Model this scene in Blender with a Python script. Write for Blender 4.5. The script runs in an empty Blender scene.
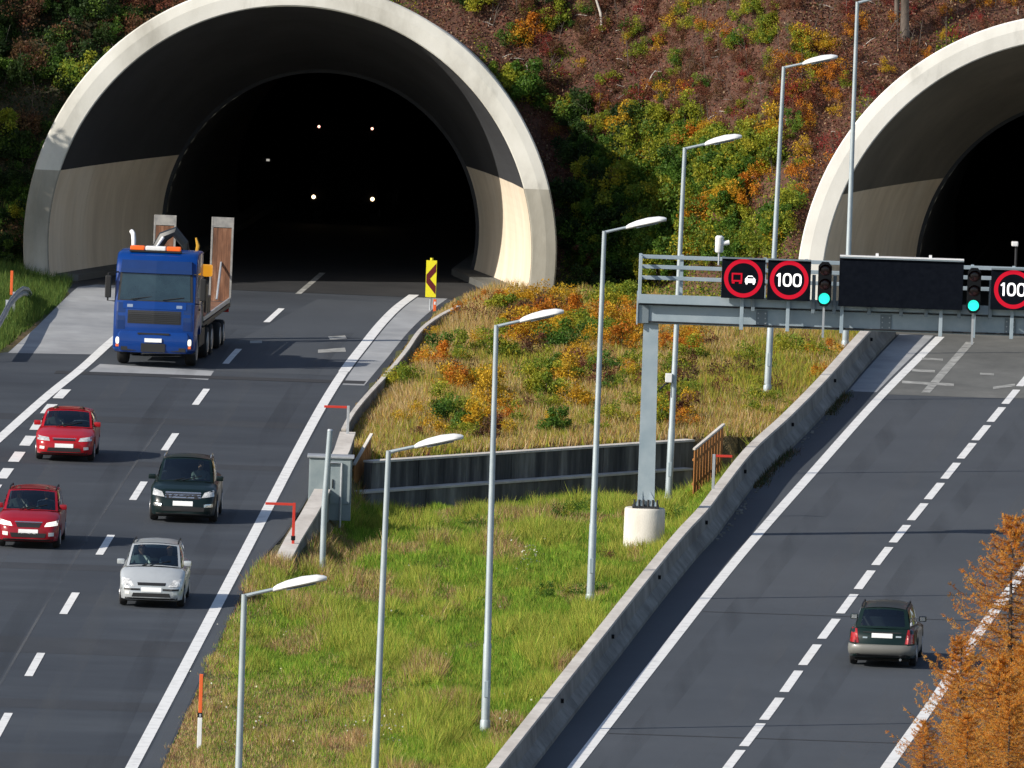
import bpy, bmesh, math, random
import numpy as np
from mathutils import Vector, Matrix
from mathutils.bvhtree import BVHTree

scene = bpy.context.scene
col = scene.collection
rnd = random.Random(7)
rng = np.random.default_rng(11)

# ------------------------------------------------------------------ camera
FPX, CAMY, CAMH, ROLL = 17000.0, -530.0, 41.1, 0.034
PITCH = math.atan((384 + 930) / FPX)
cam_d = bpy.data.cameras.new('camera')
cam_d.sensor_width = 36.0
cam_d.lens = FPX / 1024 * 36.0
cam_d.clip_start = 5.0
cam_d.clip_end = 4000.0
cam = bpy.data.objects.new('camera', cam_d)
col.objects.link(cam)
CAMROT = Matrix.Rotation(math.pi / 2 - PITCH, 3, 'X') @ Matrix.Rotation(ROLL, 3, 'Z')
cam.matrix_world = Matrix.Translation((0, CAMY, CAMH)) @ CAMROT.to_4x4()
scene.camera = cam

# ------------------------------------------------------------------ sky, sun, exposure
SUN_TO = Vector((-1.6, -0.85, 1.06)).normalized()      # direction towards the sun
SUN_EL = math.asin(SUN_TO.z)
world = bpy.data.worlds.new('World')
scene.world = world
world.use_nodes = True
wn = world.node_tree
wn.nodes.clear()
sky = wn.nodes.new('ShaderNodeTexSky')
sky.sky_type = 'NISHITA'
sky.sun_disc = False
sky.sun_elevation = SUN_EL
sky.sun_rotation = math.atan2(SUN_TO.x, SUN_TO.y)
bg = wn.nodes.new('ShaderNodeBackground')
bg.inputs['Strength'].default_value = 0.112
wo = wn.nodes.new('ShaderNodeOutputWorld')
wn.links.new(sky.outputs[0], bg.inputs[0])
wn.links.new(bg.outputs[0], wo.inputs[0])
sun_d = bpy.data.lights.new('sun', 'SUN')
sun_d.energy = 5.0
sun_d.angle = math.radians(0.5)
sun_d.color = (1.0, 0.93, 0.82)
sun = bpy.data.objects.new('sun', sun_d)
col.objects.link(sun)
sun.rotation_euler = SUN_TO.to_track_quat('Z', 'Y').to_euler()
sun.location = (-80, -40, 60)
scene.view_settings.view_transform = 'Standard'
scene.view_settings.look = 'None'
scene.view_settings.exposure = 0.2
scene.view_settings.gamma = 1.0
try:
    scene.cycles.max_bounces = 6
    scene.cycles.transparent_max_bounces = 12
    scene.cycles.use_denoising = True
except Exception:
    pass

# ------------------------------------------------------------------ survey: sight line -> place on the ground
def ray(px, py):
    d = CAMROT @ Vector(((px - 512) / FPX, -(py - 384) / FPX, -1.0))
    return Vector((0, CAMY, CAMH)), d

def P(px, py, z=0.0):
    o, d = ray(px, py)
    return o + d * ((z - o.z) / d.z)

def PX(points, z=0.0):
    return [P(a, b, z) for a, b in points]

# ------------------------------------------------------------------ helpers
def smooth01(t):
    t = np.clip(t, 0, 1)
    return t * t * (3 - 2 * t)

_perm = np.random.default_rng(3).random((64, 64))
def vnoise(x, y):
    x = np.asarray(x, float); y = np.asarray(y, float)
    xi = np.floor(x).astype(int); yi = np.floor(y).astype(int)
    fx = smooth01(x - xi); fy = smooth01(y - yi)
    g = lambda a, b: _perm[a % 64, b % 64]
    return (g(xi, yi) * (1 - fx) + g(xi + 1, yi) * fx) * (1 - fy) + (g(xi, yi + 1) * (1 - fx) + g(xi + 1, yi + 1) * fx) * fy

def fbm(x, y, o=3):
    s = 0; a = .5; t = 0
    for k in range(o):
        s = s + a * vnoise(x * 2 ** k + 17 * k, y * 2 ** k + 31 * k); t += a; a *= .5
    return s / t

def props(o, label=None, cat=None, group=None, kind=None):
    if label: o['label'] = label
    if cat: o['category'] = cat
    if group: o['group'] = group
    if kind: o['kind'] = kind
    return o

def empty(name, loc=(0, 0, 0), rz=0.0):
    e = bpy.data.objects.new(name, None)
    e.empty_display_size = .2
    e.location = loc
    e.rotation_euler = (0, 0, rz)
    col.objects.link(e)
    return e

def link(name, me, parent=None, loc=None, rz=None):
    o = bpy.data.objects.new(name, me)
    col.objects.link(o)
    if parent is not None: o.parent = parent
    if loc is not None: o.location = loc
    if rz is not None: o.rotation_euler = (0, 0, rz)
    return o

def pymesh(name, verts, faces, m, smooth=False):
    me = bpy.data.meshes.new(name)
    me.from_pydata([tuple(v) for v in verts], [], faces)
    me.materials.append(m)
    if smooth:
        me.polygons.foreach_set('use_smooth', [True] * len(me.polygons))
    me.update()
    return me

def obj(name, verts, faces, m, parent=None, smooth=False, loc=None, rz=None):
    return link(name, pymesh(name, verts, faces, m, smooth), parent, loc, rz)

def bmobj(name, bm, m, parent=None, smooth=False, loc=None, rz=None):
    bmesh.ops.recalc_face_normals(bm, faces=bm.faces)
    me = bpy.data.meshes.new(name)
    bm.to_mesh(me); bm.free()
    me.materials.append(m)
    if smooth:
        me.polygons.foreach_set('use_smooth', [True] * len(me.polygons))
        try: me.set_sharp_from_angle(angle=math.radians(38))
        except Exception: pass
    return link(name, me, parent, loc, rz)

def bbox(bm, x0, x1, y0, y1, z0, z1, bev=0.0):
    vs = [bm.verts.new((x, y, z)) for z in (z0, z1) for y in (y0, y1) for x in (x0, x1)]
    fs = [(0, 2, 3, 1), (4, 5, 7, 6), (0, 1, 5, 4), (2, 6, 7, 3), (0, 4, 6, 2), (1, 3, 7, 5)]
    nf = [bm.faces.new([vs[i] for i in f]) for f in fs]
    if bev:
        es = list({e for f in nf for e in f.edges})
        bmesh.ops.bevel(bm, geom=es, offset=bev, segments=2, affect='EDGES', profile=.6)
    return bm

def box(name, x0, x1, y0, y1, z0, z1, m, parent=None, bev=0.0, **k):
    bm = bbox(bmesh.new(), x0, x1, y0, y1, z0, z1, bev)
    return bmobj(name, bm, m, parent, **k)

def btube(bm, pts, r, n=8, cap=True):
    """tube along points; r a number or a list"""
    pts = [Vector(p) for p in pts]
    rs = r if isinstance(r, (list, tuple)) else [r] * len(pts)
    rings = []
    for i, p in enumerate(pts):
        a = pts[max(i - 1, 0)]; b = pts[min(i + 1, len(pts) - 1)]
        t = (b - a).normalized()
        up = Vector((0, 0, 1)) if abs(t.z) < .9 else Vector((1, 0, 0))
        u = t.cross(up).normalized(); v = t.cross(u)
        rings.append([bm.verts.new(p + (u * math.cos(2 * math.pi * k / n) + v * math.sin(2 * math.pi * k / n)) * rs[i]) for k in range(n)])
    for i in range(len(rings) - 1):
        for k in range(n):
            bm.faces.new((rings[i][k], rings[i][(k + 1) % n], rings[i + 1][(k + 1) % n], rings[i + 1][k]))
    if cap:
        bm.faces.new(rings[0]); bm.faces.new(list(reversed(rings[-1])))
    return bm

def tube(name, pts, r, m, parent=None, n=8, **k):
    return bmobj(name, btube(bmesh.new(), pts, r, n), m, parent, smooth=True, **k)

def blathe(bm, prof, n=20, axis='Y', off=(0, 0, 0)):
    """profile of (along, radius) turned about an axis"""
    rings = []
    for a, r in prof:
        ring = []
        for k in range(n):
            c, s = math.cos(2 * math.pi * k / n) * r, math.sin(2 * math.pi * k / n) * r
            v = (a, c, s) if axis == 'X' else (c, a, s) if axis == 'Y' else (c, s, a)
            ring.append(bm.verts.new((v[0] + off[0], v[1] + off[1], v[2] + off[2])))
        rings.append(ring)
    for i in range(len(rings) - 1):
        for k in range(n):
            bm.faces.new((rings[i][k], rings[i][(k + 1) % n], rings[i + 1][(k + 1) % n], rings[i + 1][k]))
    bm.faces.new(rings[0]); bm.faces.new(list(reversed(rings[-1])))
    return bm

def copy_tree(o, parent=None):
    c = o.copy()
    col.objects.link(c)
    c.parent = parent
    for ch in list(o.children):
        copy_tree(ch, c)
    return c

def fast_mesh(name, verts, n_side, m, cols=None, mi=None):
    """soup of n_side-gons, each with its own vertices; cols one RGB for each face"""
    verts = np.ascontiguousarray(verts, dtype=np.float32).reshape(-1, 3)
    nf = len(verts) // n_side
    me = bpy.data.meshes.new(name)
    me.vertices.add(len(verts)); me.loops.add(len(verts)); me.polygons.add(nf)
    me.vertices.foreach_set('co', verts.ravel())
    me.loops.foreach_set('vertex_index', np.arange(len(verts), dtype=np.int32))
    me.polygons.foreach_set('loop_start', np.arange(0, len(verts), n_side, dtype=np.int32))
    if cols is not None:
        a = me.color_attributes.new('Col', 'FLOAT_COLOR', 'POINT')
        c = np.ones((nf, n_side, 4), np.float32)
        c[:, :, :3] = np.asarray(cols, np.float32)[:, None, :]
        a.data.foreach_set('color', c.ravel())
    me.materials.append(m)
    me.update(calc_edges=True)
    me.validate()
    return me

# ------------------------------------------------------------------ materials
def _nt(name):
    m = bpy.data.materials.new(name)
    m.use_nodes = True
    nt = m.node_tree
    return m, nt, nt.nodes['Principled BSDF']

def mat(name, c, rough=.6, metal=0.0, c2=None, scale=3.0, detail=6, stretch=(1, 1, 1), bump=0.0, bscale=None, spec=.5, coat=0.0, world=True, lo=.35, hi=.65, emit=None, estr=0.0):
    m, nt, b = _nt(name)
    b.inputs['Base Color'].default_value = (*c, 1)
    b.inputs['Roughness'].default_value = rough
    b.inputs['Metallic'].default_value = metal
    b.inputs['Specular IOR Level'].default_value = spec
    if coat:
        b.inputs['Coat Weight'].default_value = coat
        b.inputs['Coat Roughness'].default_value = .04
    if emit:
        b.inputs['Emission Color'].default_value = (*emit, 1)
        b.inputs['Emission Strength'].default_value = estr
    if c2 is not None or bump:
        tc = nt.nodes.new('ShaderNodeNewGeometry') if world else nt.nodes.new('ShaderNodeTexCoord')
        mp = nt.nodes.new('ShaderNodeMapping')
        mp.inputs['Scale'].default_value = stretch
        nt.links.new(tc.outputs['Position' if world else 'Object'], mp.inputs[0])
    if c2 is not None:
        n = nt.nodes.new('ShaderNodeTexNoise')
        n.inputs['Scale'].default_value = scale
        n.inputs['Detail'].default_value = detail
        n.inputs['Roughness'].default_value = .65
        nt.links.new(mp.outputs[0], n.inputs['Vector'])
        r = nt.nodes.new('ShaderNodeValToRGB')
        r.color_ramp.elements[0].position = lo
        r.color_ramp.elements[1].position = hi
        r.color_ramp.elements[0].color = (*c, 1)
        r.color_ramp.elements[1].color = (*c2, 1)
        nt.links.new(n.outputs['Fac'], r.inputs[0])
        nt.links.new(r.outputs[0], b.inputs['Base Color'])
    if bump:
        n2 = nt.nodes.new('ShaderNodeTexNoise')
        n2.inputs['Scale'].default_value = bscale or scale * 4
        n2.inputs['Detail'].default_value = 5
        nt.links.new(mp.outputs[0], n2.inputs['Vector'])
        bp = nt.nodes.new('ShaderNodeBump')
        bp.inputs['Strength'].default_value = bump
        bp.inputs['Distance'].default_value = .05
        nt.links.new(n2.outputs['Fac'], bp.inputs['Height'])
        nt.links.new(bp.outputs[0], b.inputs['Normal'])
    return m

def layered(name, stops1, scale1, stretch1, stops2, scale2, stretch2, rough=.85, bump=.2, fac=.5):
    """two multiplied noise ramps, for concrete, asphalt and stained walls"""
    m, nt, b = _nt(name)
    b.inputs['Roughness'].default_value = rough
    g = nt.nodes.new('ShaderNodeNewGeometry')
    outs = []
    for stops, sc, st in ((stops1, scale1, stretch1), (stops2, scale2, stretch2)):
        mp = nt.nodes.new('ShaderNodeMapping'); mp.inputs['Scale'].default_value = st
        nt.links.new(g.outputs['Position'], mp.inputs[0])
        n = nt.nodes.new('ShaderNodeTexNoise')
        n.inputs['Scale'].default_value = sc; n.inputs['Detail'].default_value = 7; n.inputs['Roughness'].default_value = .62
        nt.links.new(mp.outputs[0], n.inputs['Vector'])
        r = nt.nodes.new('ShaderNodeValToRGB')
        el = r.color_ramp.elements
        el[0].position, el[0].color = stops[0][0], (*stops[0][1], 1)
        el[1].position, el[1].color = stops[-1][0], (*stops[-1][1], 1)
        for p, c in stops[1:-1]:
            e = el.new(p); e.color = (*c, 1)
        nt.links.new(n.outputs['Fac'], r.inputs[0])
        outs.append((r, n))
    mx = nt.nodes.new('ShaderNodeMix'); mx.data_type = 'RGBA'; mx.blend_type = 'MULTIPLY'
    mx.inputs[0].default_value = fac
    nt.links.new(outs[0][0].outputs[0], mx.inputs[6]); nt.links.new(outs[1][0].outputs[0], mx.inputs[7])
    nt.links.new(mx.outputs[2], b.inputs['Base Color'])
    if bump:
        bp = nt.nodes.new('ShaderNodeBump'); bp.inputs['Strength'].default_value = bump; bp.inputs['Distance'].default_value = .03
        n3 = nt.nodes.new('ShaderNodeTexNoise'); n3.inputs['Scale'].default_value = 25; n3.inputs['Detail'].default_value = 4
        nt.links.new(g.outputs['Position'], n3.inputs['Vector'])
        nt.links.new(n3.outputs['Fac'], bp.inputs['Height']); nt.links.new(bp.outputs[0], b.inputs['Normal'])
    return m

def leafmat(name, trans=.45, rough=.6):
    m, nt, b = _nt(name)
    a = nt.nodes.new('ShaderNodeAttribute'); a.attribute_name = 'Col'
    b.inputs['Roughness'].default_value = rough
    b.inputs['Specular IOR Level'].default_value = .25
    nt.links.new(a.outputs['Color'], b.inputs['Base Color'])
    t = nt.nodes.new('ShaderNodeBsdfTranslucent')
    nt.links.new(a.outputs['Color'], t.inputs['Color'])
    mx = nt.nodes.new('ShaderNodeMixShader'); mx.inputs[0].default_value = trans
    out = nt.nodes['Material Output']
    nt.links.new(b.outputs[0], mx.inputs[1]); nt.links.new(t.outputs[0], mx.inputs[2])
    nt.links.new(mx.outputs[0], out.inputs['Surface'])
    return m

def glassmat(name, tint=(.28, .36, .36), refl=.12):
    m, nt, b = _nt(name)
    nt.nodes.remove(b)
    t = nt.nodes.new('ShaderNodeBsdfTransparent'); t.inputs[0].default_value = (*tint, 1)
    g = nt.nodes.new('ShaderNodeBsdfGlossy'); g.inputs['Roughness'].default_value = .03
    g.inputs[0].default_value = (.9, .95, 1, 1)
    f = nt.nodes.new('ShaderNodeFresnel'); f.inputs[0].default_value = 1.5
    ad = nt.nodes.new('ShaderNodeMath'); ad.operation = 'ADD'; ad.inputs[1].default_value = refl
    mx = nt.nodes.new('ShaderNodeMixShader')
    nt.links.new(f.outputs[0], ad.inputs[0]); nt.links.new(ad.outputs[0], mx.inputs[0])
    nt.links.new(t.outputs[0], mx.inputs[1]); nt.links.new(g.outputs[0], mx.inputs[2])
    nt.links.new(mx.outputs[0], nt.nodes['Material Output'].inputs['Surface'])
    return m

M = {}
M['asphalt'] = layered('asphalt', [(.3, (.022, .028, .039)), (.5, (.037, .045, .058)), (.72, (.060, .070, .084))], .16, (.5, .8, 1),
                       [(.25, (.55, .56, .58)), (.75, (1, 1, 1))], .7, (.3, .9, 1), rough=.8, bump=.15, fac=.6)
M['asphalt_right'] = layered('asphalt_right', [(.3, (.040, .048, .060)), (.7, (.064, .073, .086))], .1, (.5, .6, 1),
                             [(.25, (.75, .75, .75)), (.75, (1, 1, 1))], 1.2, (1, .25, 1), rough=.8, bump=.15, fac=.6)
M['asphalt_dark'] = layered('asphalt_dark', [(.3, (.020, .023, .030)), (.7, (.040, .045, .054))], .15, (1, .6, 1),
                            [(.3, (.7, .7, .7)), (.7, (1, 1, 1))], 1.5, (1, .3, 1), rough=.8, bump=.15)
M['asphalt_old'] = layered('asphalt_old', [(.3, (.09, .092, .088)), (.55, (.13, .132, .125)), (.75, (.18, .18, .17))], .35, (1, .5, 1),
                           [(.3, (.6, .6, .6)), (.7, (1, 1, 1))], 2.5, (1, .4, 1), rough=.85)
M['slab'] = layered('slab', [(.3, (.24, .25, .265)), (.55, (.34, .35, .365)), (.75, (.47, .475, .475))], .45, (.6, .45, 1),
                    [(.3, (.62, .62, .62)), (.65, (1, 1, 1))], 1.3, (.8, .4, 1), rough=.85)
M['marking'] = mat('marking', (.78, .78, .77), .6, c2=(.42, .42, .42), scale=2.2, detail=9, lo=.5, hi=.82)
M['marking_worn'] = mat('marking_worn', (.42, .42, .40), .7, c2=(.19, .19, .18), scale=2.2, lo=.4, hi=.6)
M['rim_right'] = layered('rim_right', [(.3, (.62, .61, .57)), (.5, (.76, .75, .71)), (.7, (.83, .82, .79))], .35, (1, 1, .6),
                   [(.28, (.6, .6, .58)), (.42, (.92, .92, .91)), (.8, (1, 1, 1))], .9, (1, 1, .35), rough=.85, bump=.12, fac=.75)
M['joint'] = mat('joint', (.025, .026, .03), .8)
M['rim'] = layered('rim_concrete', [(.3, (.44, .425, .38)), (.48, (.66, .65, .60)), (.7, (.78, .77, .73))], .35, (1, 1, .6),
                   [(.28, (.50, .50, .48)), (.42, (.9, .9, .89)), (.8, (1, 1, 1))], .9, (1, 1, .35), rough=.85, bump=.12, fac=.75)
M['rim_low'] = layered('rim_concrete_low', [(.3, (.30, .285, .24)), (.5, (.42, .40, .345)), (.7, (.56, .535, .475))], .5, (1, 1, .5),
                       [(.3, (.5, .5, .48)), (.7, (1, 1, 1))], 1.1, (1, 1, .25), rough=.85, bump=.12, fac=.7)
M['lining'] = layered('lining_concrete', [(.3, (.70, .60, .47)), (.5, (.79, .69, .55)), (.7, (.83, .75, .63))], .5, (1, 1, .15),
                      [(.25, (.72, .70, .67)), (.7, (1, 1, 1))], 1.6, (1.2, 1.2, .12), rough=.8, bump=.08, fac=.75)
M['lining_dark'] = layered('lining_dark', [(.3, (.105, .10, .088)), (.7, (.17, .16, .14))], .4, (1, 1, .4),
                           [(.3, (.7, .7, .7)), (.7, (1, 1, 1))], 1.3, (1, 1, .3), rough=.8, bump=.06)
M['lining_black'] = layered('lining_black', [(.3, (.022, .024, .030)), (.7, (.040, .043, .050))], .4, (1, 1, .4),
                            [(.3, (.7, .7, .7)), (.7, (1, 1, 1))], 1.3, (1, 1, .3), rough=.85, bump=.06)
M['tube'] = mat('tube_unlit', (.012, .013, .017), .9, spec=.1)  # lack of daylight deep in the tube, put into the wall colour
M['concrete'] = layered('concrete', [(.3, (.33, .31, .27)), (.55, (.45, .42, .38)), (.75, (.58, .55, .50))], .6, (1, .3, 1),
                        [(.28, (.45, .44, .42)), (.6, (1, 1, 1))], 1.6, (1, .4, .5), rough=.9, fac=.8)
M['concrete_wall'] = layered('concrete_wall', [(.3, (.14, .136, .128)), (.5, (.23, .223, .205)), (.72, (.34, .33, .305))], .9, (1, .3, .5),
                             [(.3, (.5, .5, .5)), (.6, (1, 1, 1))], 2.5, (1, .5, .4), rough=.9, fac=.8)
M['coping'] = layered('coping', [(.3, (.46, .42, .38)), (.7, (.66, .62, .57))], 1.2, (1, .3, 1), [(.3, (.7, .7, .7)), (.6, (1, 1, 1))], 4, (1, .5, 1), rough=.9)
M['wall_dark'] = layered('wall_dark', [(.3, (.030, .031, .034)), (.44, (.075, .074, .074)), (.54, (.15, .145, .135)), (.66, (.28, .27, .25))], 1.8, (1.6, .5, .10),
                         [(.3, (.5, .5, .5)), (.7, (1, 1, 1))], 5, (1.5, .4, .15), rough=.9, fac=.8)
M['wall_grey'] = layered('wall_grey', [(.3, (.055, .055, .056)), (.46, (.11, .108, .105)), (.56, (.19, .185, .175)), (.68, (.32, .31, .29))], 1.4, (1.4, .5, .12),
                         [(.3, (.55, .55, .55)), (.7, (1, 1, 1))], 4, (1.2, .4, .2), rough=.9, fac=.8)
M['footing'] = layered('footing', [(.3, (.58, .55, .49)), (.7, (.76, .73, .67))], 1.0, (1, 1, .4), [(.3, (.7, .69, .66)), (.6, (1, 1, 1))], 3, (1, 1, .3), rough=.9)
M['galv'] = mat('galvanised', (.40, .43, .46), .45, metal=.55, c2=(.55, .57, .60), scale=2.0)
M['pole'] = mat('pole_paint', (.33, .39, .43), .45, metal=.25, c2=(.43, .49, .52), scale=1.2)
M['gantry'] = mat('gantry_paint', (.27, .345, .40), .5, c2=(.36, .43, .48), scale=1.3, metal=.1)
M['gantry_dark'] = mat('gantry_dark', (.16, .20, .23), .5)
M['white'] = mat('white_plastic', (.80, .80, .80), .35, c2=(.72, .73, .74), scale=5)
M['black'] = mat('black_plastic', (.006, .007, .009), .6, spec=.15)
M['panel_black'] = mat('panel_black', (.0035, .005, .009), .7, c2=(.006, .008, .013), scale=6, spec=.04)
M['led_red'] = mat('led_red', (.12, .004, .008), .6, spec=.1, emit=(1, .008, .04), estr=.50)
M['led_white'] = mat('led_white', (.8, .8, .8), .5, emit=(1, 1, 1), estr=.95)
M['lamp_green'] = mat('lamp_green', (.02, .6, .5), .3, emit=(.03, .95, .72), estr=1.0)
M['lens_dark'] = mat('lens_dark', (.03, .012, .014), .25)
M['orange'] = mat('delineator_orange', (.75, .13, .03), .5)
M['red'] = mat('marker_red', (.52, .035, .02), .5)
M['yellow'] = mat('sign_yellow', (.80, .72, .02), .45)
M['maroon'] = mat('sign_maroon', (.12, .008, .012), .45)
M['cabinet'] = mat('cabinet_grey', (.20, .25, .27), .5, c2=(.27, .32, .33), scale=2)
M['rust'] = layered('rust', [(.3, (.30, .115, .03)), (.55, (.42, .18, .05)), (.75, (.50, .26, .10))], 2.5, (1, 1, .3), [(.3, (.6, .6, .6)), (.7, (1, 1, 1))], 8, (1, 1, .4), rough=.85)
M['steel_dark'] = mat('steel_dark', (.03, .032, .036), .5, metal=.3)
M['leaf'] = leafmat('leaf')
M['needle'] = leafmat('needle', .5)
M['grass'] = leafmat('grass_blade', .3, .7)
M['bark'] = layered('bark', [(.3, (.06, .045, .035)), (.7, (.16, .13, .11))], 5, (1, 1, .3), [(.3, (.6, .6, .6)), (.7, (1, 1, 1))], 12, (1, 1, .2), rough=.9)
M['bark_pale'] = layered('bark_pale', [(.3, (.42, .38, .33)), (.7, (.62, .58, .52))], 5, (1, 1, .3), [(.3, (.6, .6, .6)), (.7, (1, 1, 1))], 12, (1, 1, .2), rough=.9)

def trackmat(name, c, strength):
    """thin film of rubber and dust: shows only in patches"""
    m, nt, b = _nt(name)
    b.inputs['Base Color'].default_value = (*c, 1); b.inputs['Roughness'].default_value = .75
    t = nt.nodes.new('ShaderNodeBsdfTransparent'); mx = nt.nodes.new('ShaderNodeMixShader')
    g = nt.nodes.new('ShaderNodeNewGeometry'); mp = nt.nodes.new('ShaderNodeMapping'); mp.inputs['Scale'].default_value = (1.6, .05, 1)
    n = nt.nodes.new('ShaderNodeTexNoise'); n.inputs['Scale'].default_value = 1.0; n.inputs['Detail'].default_value = 6
    r = nt.nodes.new('ShaderNodeMapRange'); r.inputs[1].default_value = .38; r.inputs[2].default_value = .72; r.inputs[4].default_value = strength
    nt.links.new(g.outputs['Position'], mp.inputs[0]); nt.links.new(mp.outputs[0], n.inputs['Vector']); nt.links.new(n.outputs['Fac'], r.inputs[0])
    nt.links.new(r.outputs[0], mx.inputs[0]); nt.links.new(t.outputs[0], mx.inputs[1]); nt.links.new(b.outputs[0], mx.inputs[2])
    nt.links.new(mx.outputs[0], nt.nodes['Material Output'].inputs['Surface'])
    return m
M['track_dark'] = trackmat('track_dark', (.014, .016, .020), .17)
M['track_pale'] = trackmat('track_pale', (.15, .155, .16), .16)
M['seam'] = trackmat('seam', (.16, .165, .17), .5)
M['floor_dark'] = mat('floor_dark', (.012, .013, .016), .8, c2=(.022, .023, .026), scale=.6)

# ================================================================== the lie of the land
def hermite(points):
    """smooth x(Y) through surveyed points, straight beyond the ends"""
    pts = sorted([(p.y, p.x) for p in points])
    Y = np.array([p[0] for p in pts]); X = np.array([p[1] for p in pts])
    sl = np.diff(X) / np.diff(Y)
    t = np.concatenate([[sl[0]], (sl[:-1] + sl[1:]) / 2, [sl[-1]]])
    def f(y):
        y = np.asarray(y, float)
        i = np.clip(np.searchsorted(Y, y) - 1, 0, len(Y) - 2)
        h = Y[i + 1] - Y[i]; u = np.clip((y - Y[i]) / h, 0, 1)
        v = (2 * u ** 3 - 3 * u ** 2 + 1) * X[i] + (u ** 3 - 2 * u ** 2 + u) * h * t[i] + (-2 * u ** 3 + 3 * u ** 2) * X[i + 1] + (u ** 3 - u ** 2) * h * t[i + 1]
        return v + np.where(y < Y[0], (y - Y[0]) * t[0], 0) + np.where(y > Y[-1], (y - Y[-1]) * t[-1], 0)
    return f

f_edge_r = hermite(PX([(131.5, 768), (176, 684), (220, 600), (269, 506), (303, 441), (324, 403), (345, 370), (365, 344), (382, 323), (398, 307), (414, 295)]))
f_lane = hermite(PX([(2, 725.7), (34.8, 664.7), (69.5, 603.5), (105.3, 545), (138.4, 491), (170, 442), (201, 397), (232, 356.5), (274, 315.5), (318, 277)]))
f_edge_l = hermite(PX([(-60, 492), (0, 438), (52, 392), (82, 368), (112, 341), (150, 311), (195, 277)]))
f_merge = hermite(PX([(-60, 560), (5, 473.6), (27.7, 441), (48.7, 409), (75, 380)]))
f_road_lr = hermite(PX([(162, 768), (200, 684), (240, 600), (262, 560), (284, 535), (318, 480), (340, 440), (362, 400), (396, 357), (420, 328), (441, 309), (462, 294)]))
f_r_left = hermite(PX([(573.5, 768), (655, 663), (738, 558), (814, 471), (881.5, 395.6), (938.6, 338.5)]))
f_r_mid = hermite(PX([(732, 762), (772, 709), (810, 655), (847.3, 604), (884, 554), (917.8, 512), (950.7, 471), (981.3, 433), (1010.9, 397)]))
f_r_right = hermite(PX([(886.7, 768), (938.4, 694.4), (970.7, 644), (1001.4, 602), (1040, 548)]))
BAR_H = .8
bar_px = [(487, 768), (541, 700), (597, 630), (653, 560), (680, 528), (698, 509), (714, 488), (747, 447), (781, 416), (814, 383), (861, 331), (905, 287)]
f_bar = hermite(PX(bar_px, BAR_H))

PL = P(288, 291); PR = P(1078, 340)
YAW_L, YAW_R = .085, .075
R_OUT_L, R_OUT_R, ZC = 9.02, 9.38, 1.42

W_L = P(368, 461, .1); W_R = P(694, 440, .1)
def wall_y(x):
    return W_L.y + (np.asarray(x) - W_L.x) * (W_R.y - W_L.y) / (W_R.x - W_L.x)

_fx = [-400, -40, -17.5, 1.5, 4.5, 9.0, 30, 400]
_fy = [PL.y + 4, PL.y + 4, PL.y + 2.2, PL.y + 2.2, PL.y + .5, PR.y + 2.2, PR.y + 2.2, PR.y + 4]
def terrain(x, y):
    x = np.asarray(x, float); y = np.asarray(y, float)
    xl = f_road_lr(y); xr = f_bar(y)
    z = np.zeros(np.broadcast(x, y).shape)
    # hollow of the median in front of the two-tier wall
    d = wall_y(x) - y
    lat = smooth01((x - xl - .15) / 1.4) * smooth01((xr - x - .1) / 1.6)
    med = (x > xl) & (x < xr)
    hollow = -1.5 * np.exp(-np.clip(d, 0, None) / 26.0) * lat
    bank = .05 + .22 * smooth01((-d - 1) / 18) * smooth01((x - xl) / 2.5) * smooth01((xr - x) / 2.5)
    z = np.where(med, np.where(d > -1.0, hollow, bank), z)
    z = z + np.where(med, (fbm(x * .5, y * .25) - .5) * .22 * smooth01((x - xl) / 1.2) * smooth01((xr - x) / .8), 0)
    # verge left of the left carriageway, falling slope right of the right one
    xrr = f_r_right(y) + 1.6
    z = np.where(x > xrr, -np.clip((x - xrr) * .28, 0, 5), z)
    road_l = (x <= xl) & (x > -60)
    road_r = (x >= xr) & (x <= xrr)
    z = np.where(road_l | road_r, -.06, z)
    # hillside
    fy = np.interp(x, _fx, _fy)
    h = y - fy
    hill = np.where(h > 0, .95 * np.sqrt(h * h + 1.0) - .95, 0)
    hill = np.where(h > 16, hill - .35 * (h - 16), hill)
    hill = np.clip(hill, 0, 70)
    bumps = (fbm(x * .35 + 9, y * .35) - .5) * 1.5 + (fbm(x * 1.3, y * 1.3 + 5) - .5) * .45
    z = z * (1 - smooth01(h / 2)) + np.where(h > 0, hill + bumps * smooth01(h / 3), 0)
    # verge mound left of the portal
    vx = np.interp(y, [P(0, 353).y, P(60, 305).y, P(70, 290).y, 400], [P(0, 353).x, P(60, 305).x, P(70, 290).x, P(70, 290).x])
    left = (x < vx) & (y > P(0, 356).y)
    z = np.where(left, np.maximum(z, .0) + .35 * smooth01((vx - x) / 2.5) * (h <= 0) + .35 * (h > 0), z)
    return z

def in_portal(x, y, z, slack=.85):
    r = np.zeros(np.broadcast(x, y).shape, bool)
    for c, yaw, R in ((PL, YAW_L, R_OUT_L), (PR, YAW_R, R_OUT_R)):
        dx = x - c.x; dy = y - c.y
        lx = dx * math.cos(yaw) - dy * math.sin(yaw)
        ly = dx * math.sin(yaw) + dy * math.cos(yaw)
        r |= (ly > .1) & (ly < 22) & (lx * lx + (z - ZC) ** 2 < (R - slack - np.clip(ly, 0, 4.5) * .16) ** 2)
    return r

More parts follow.
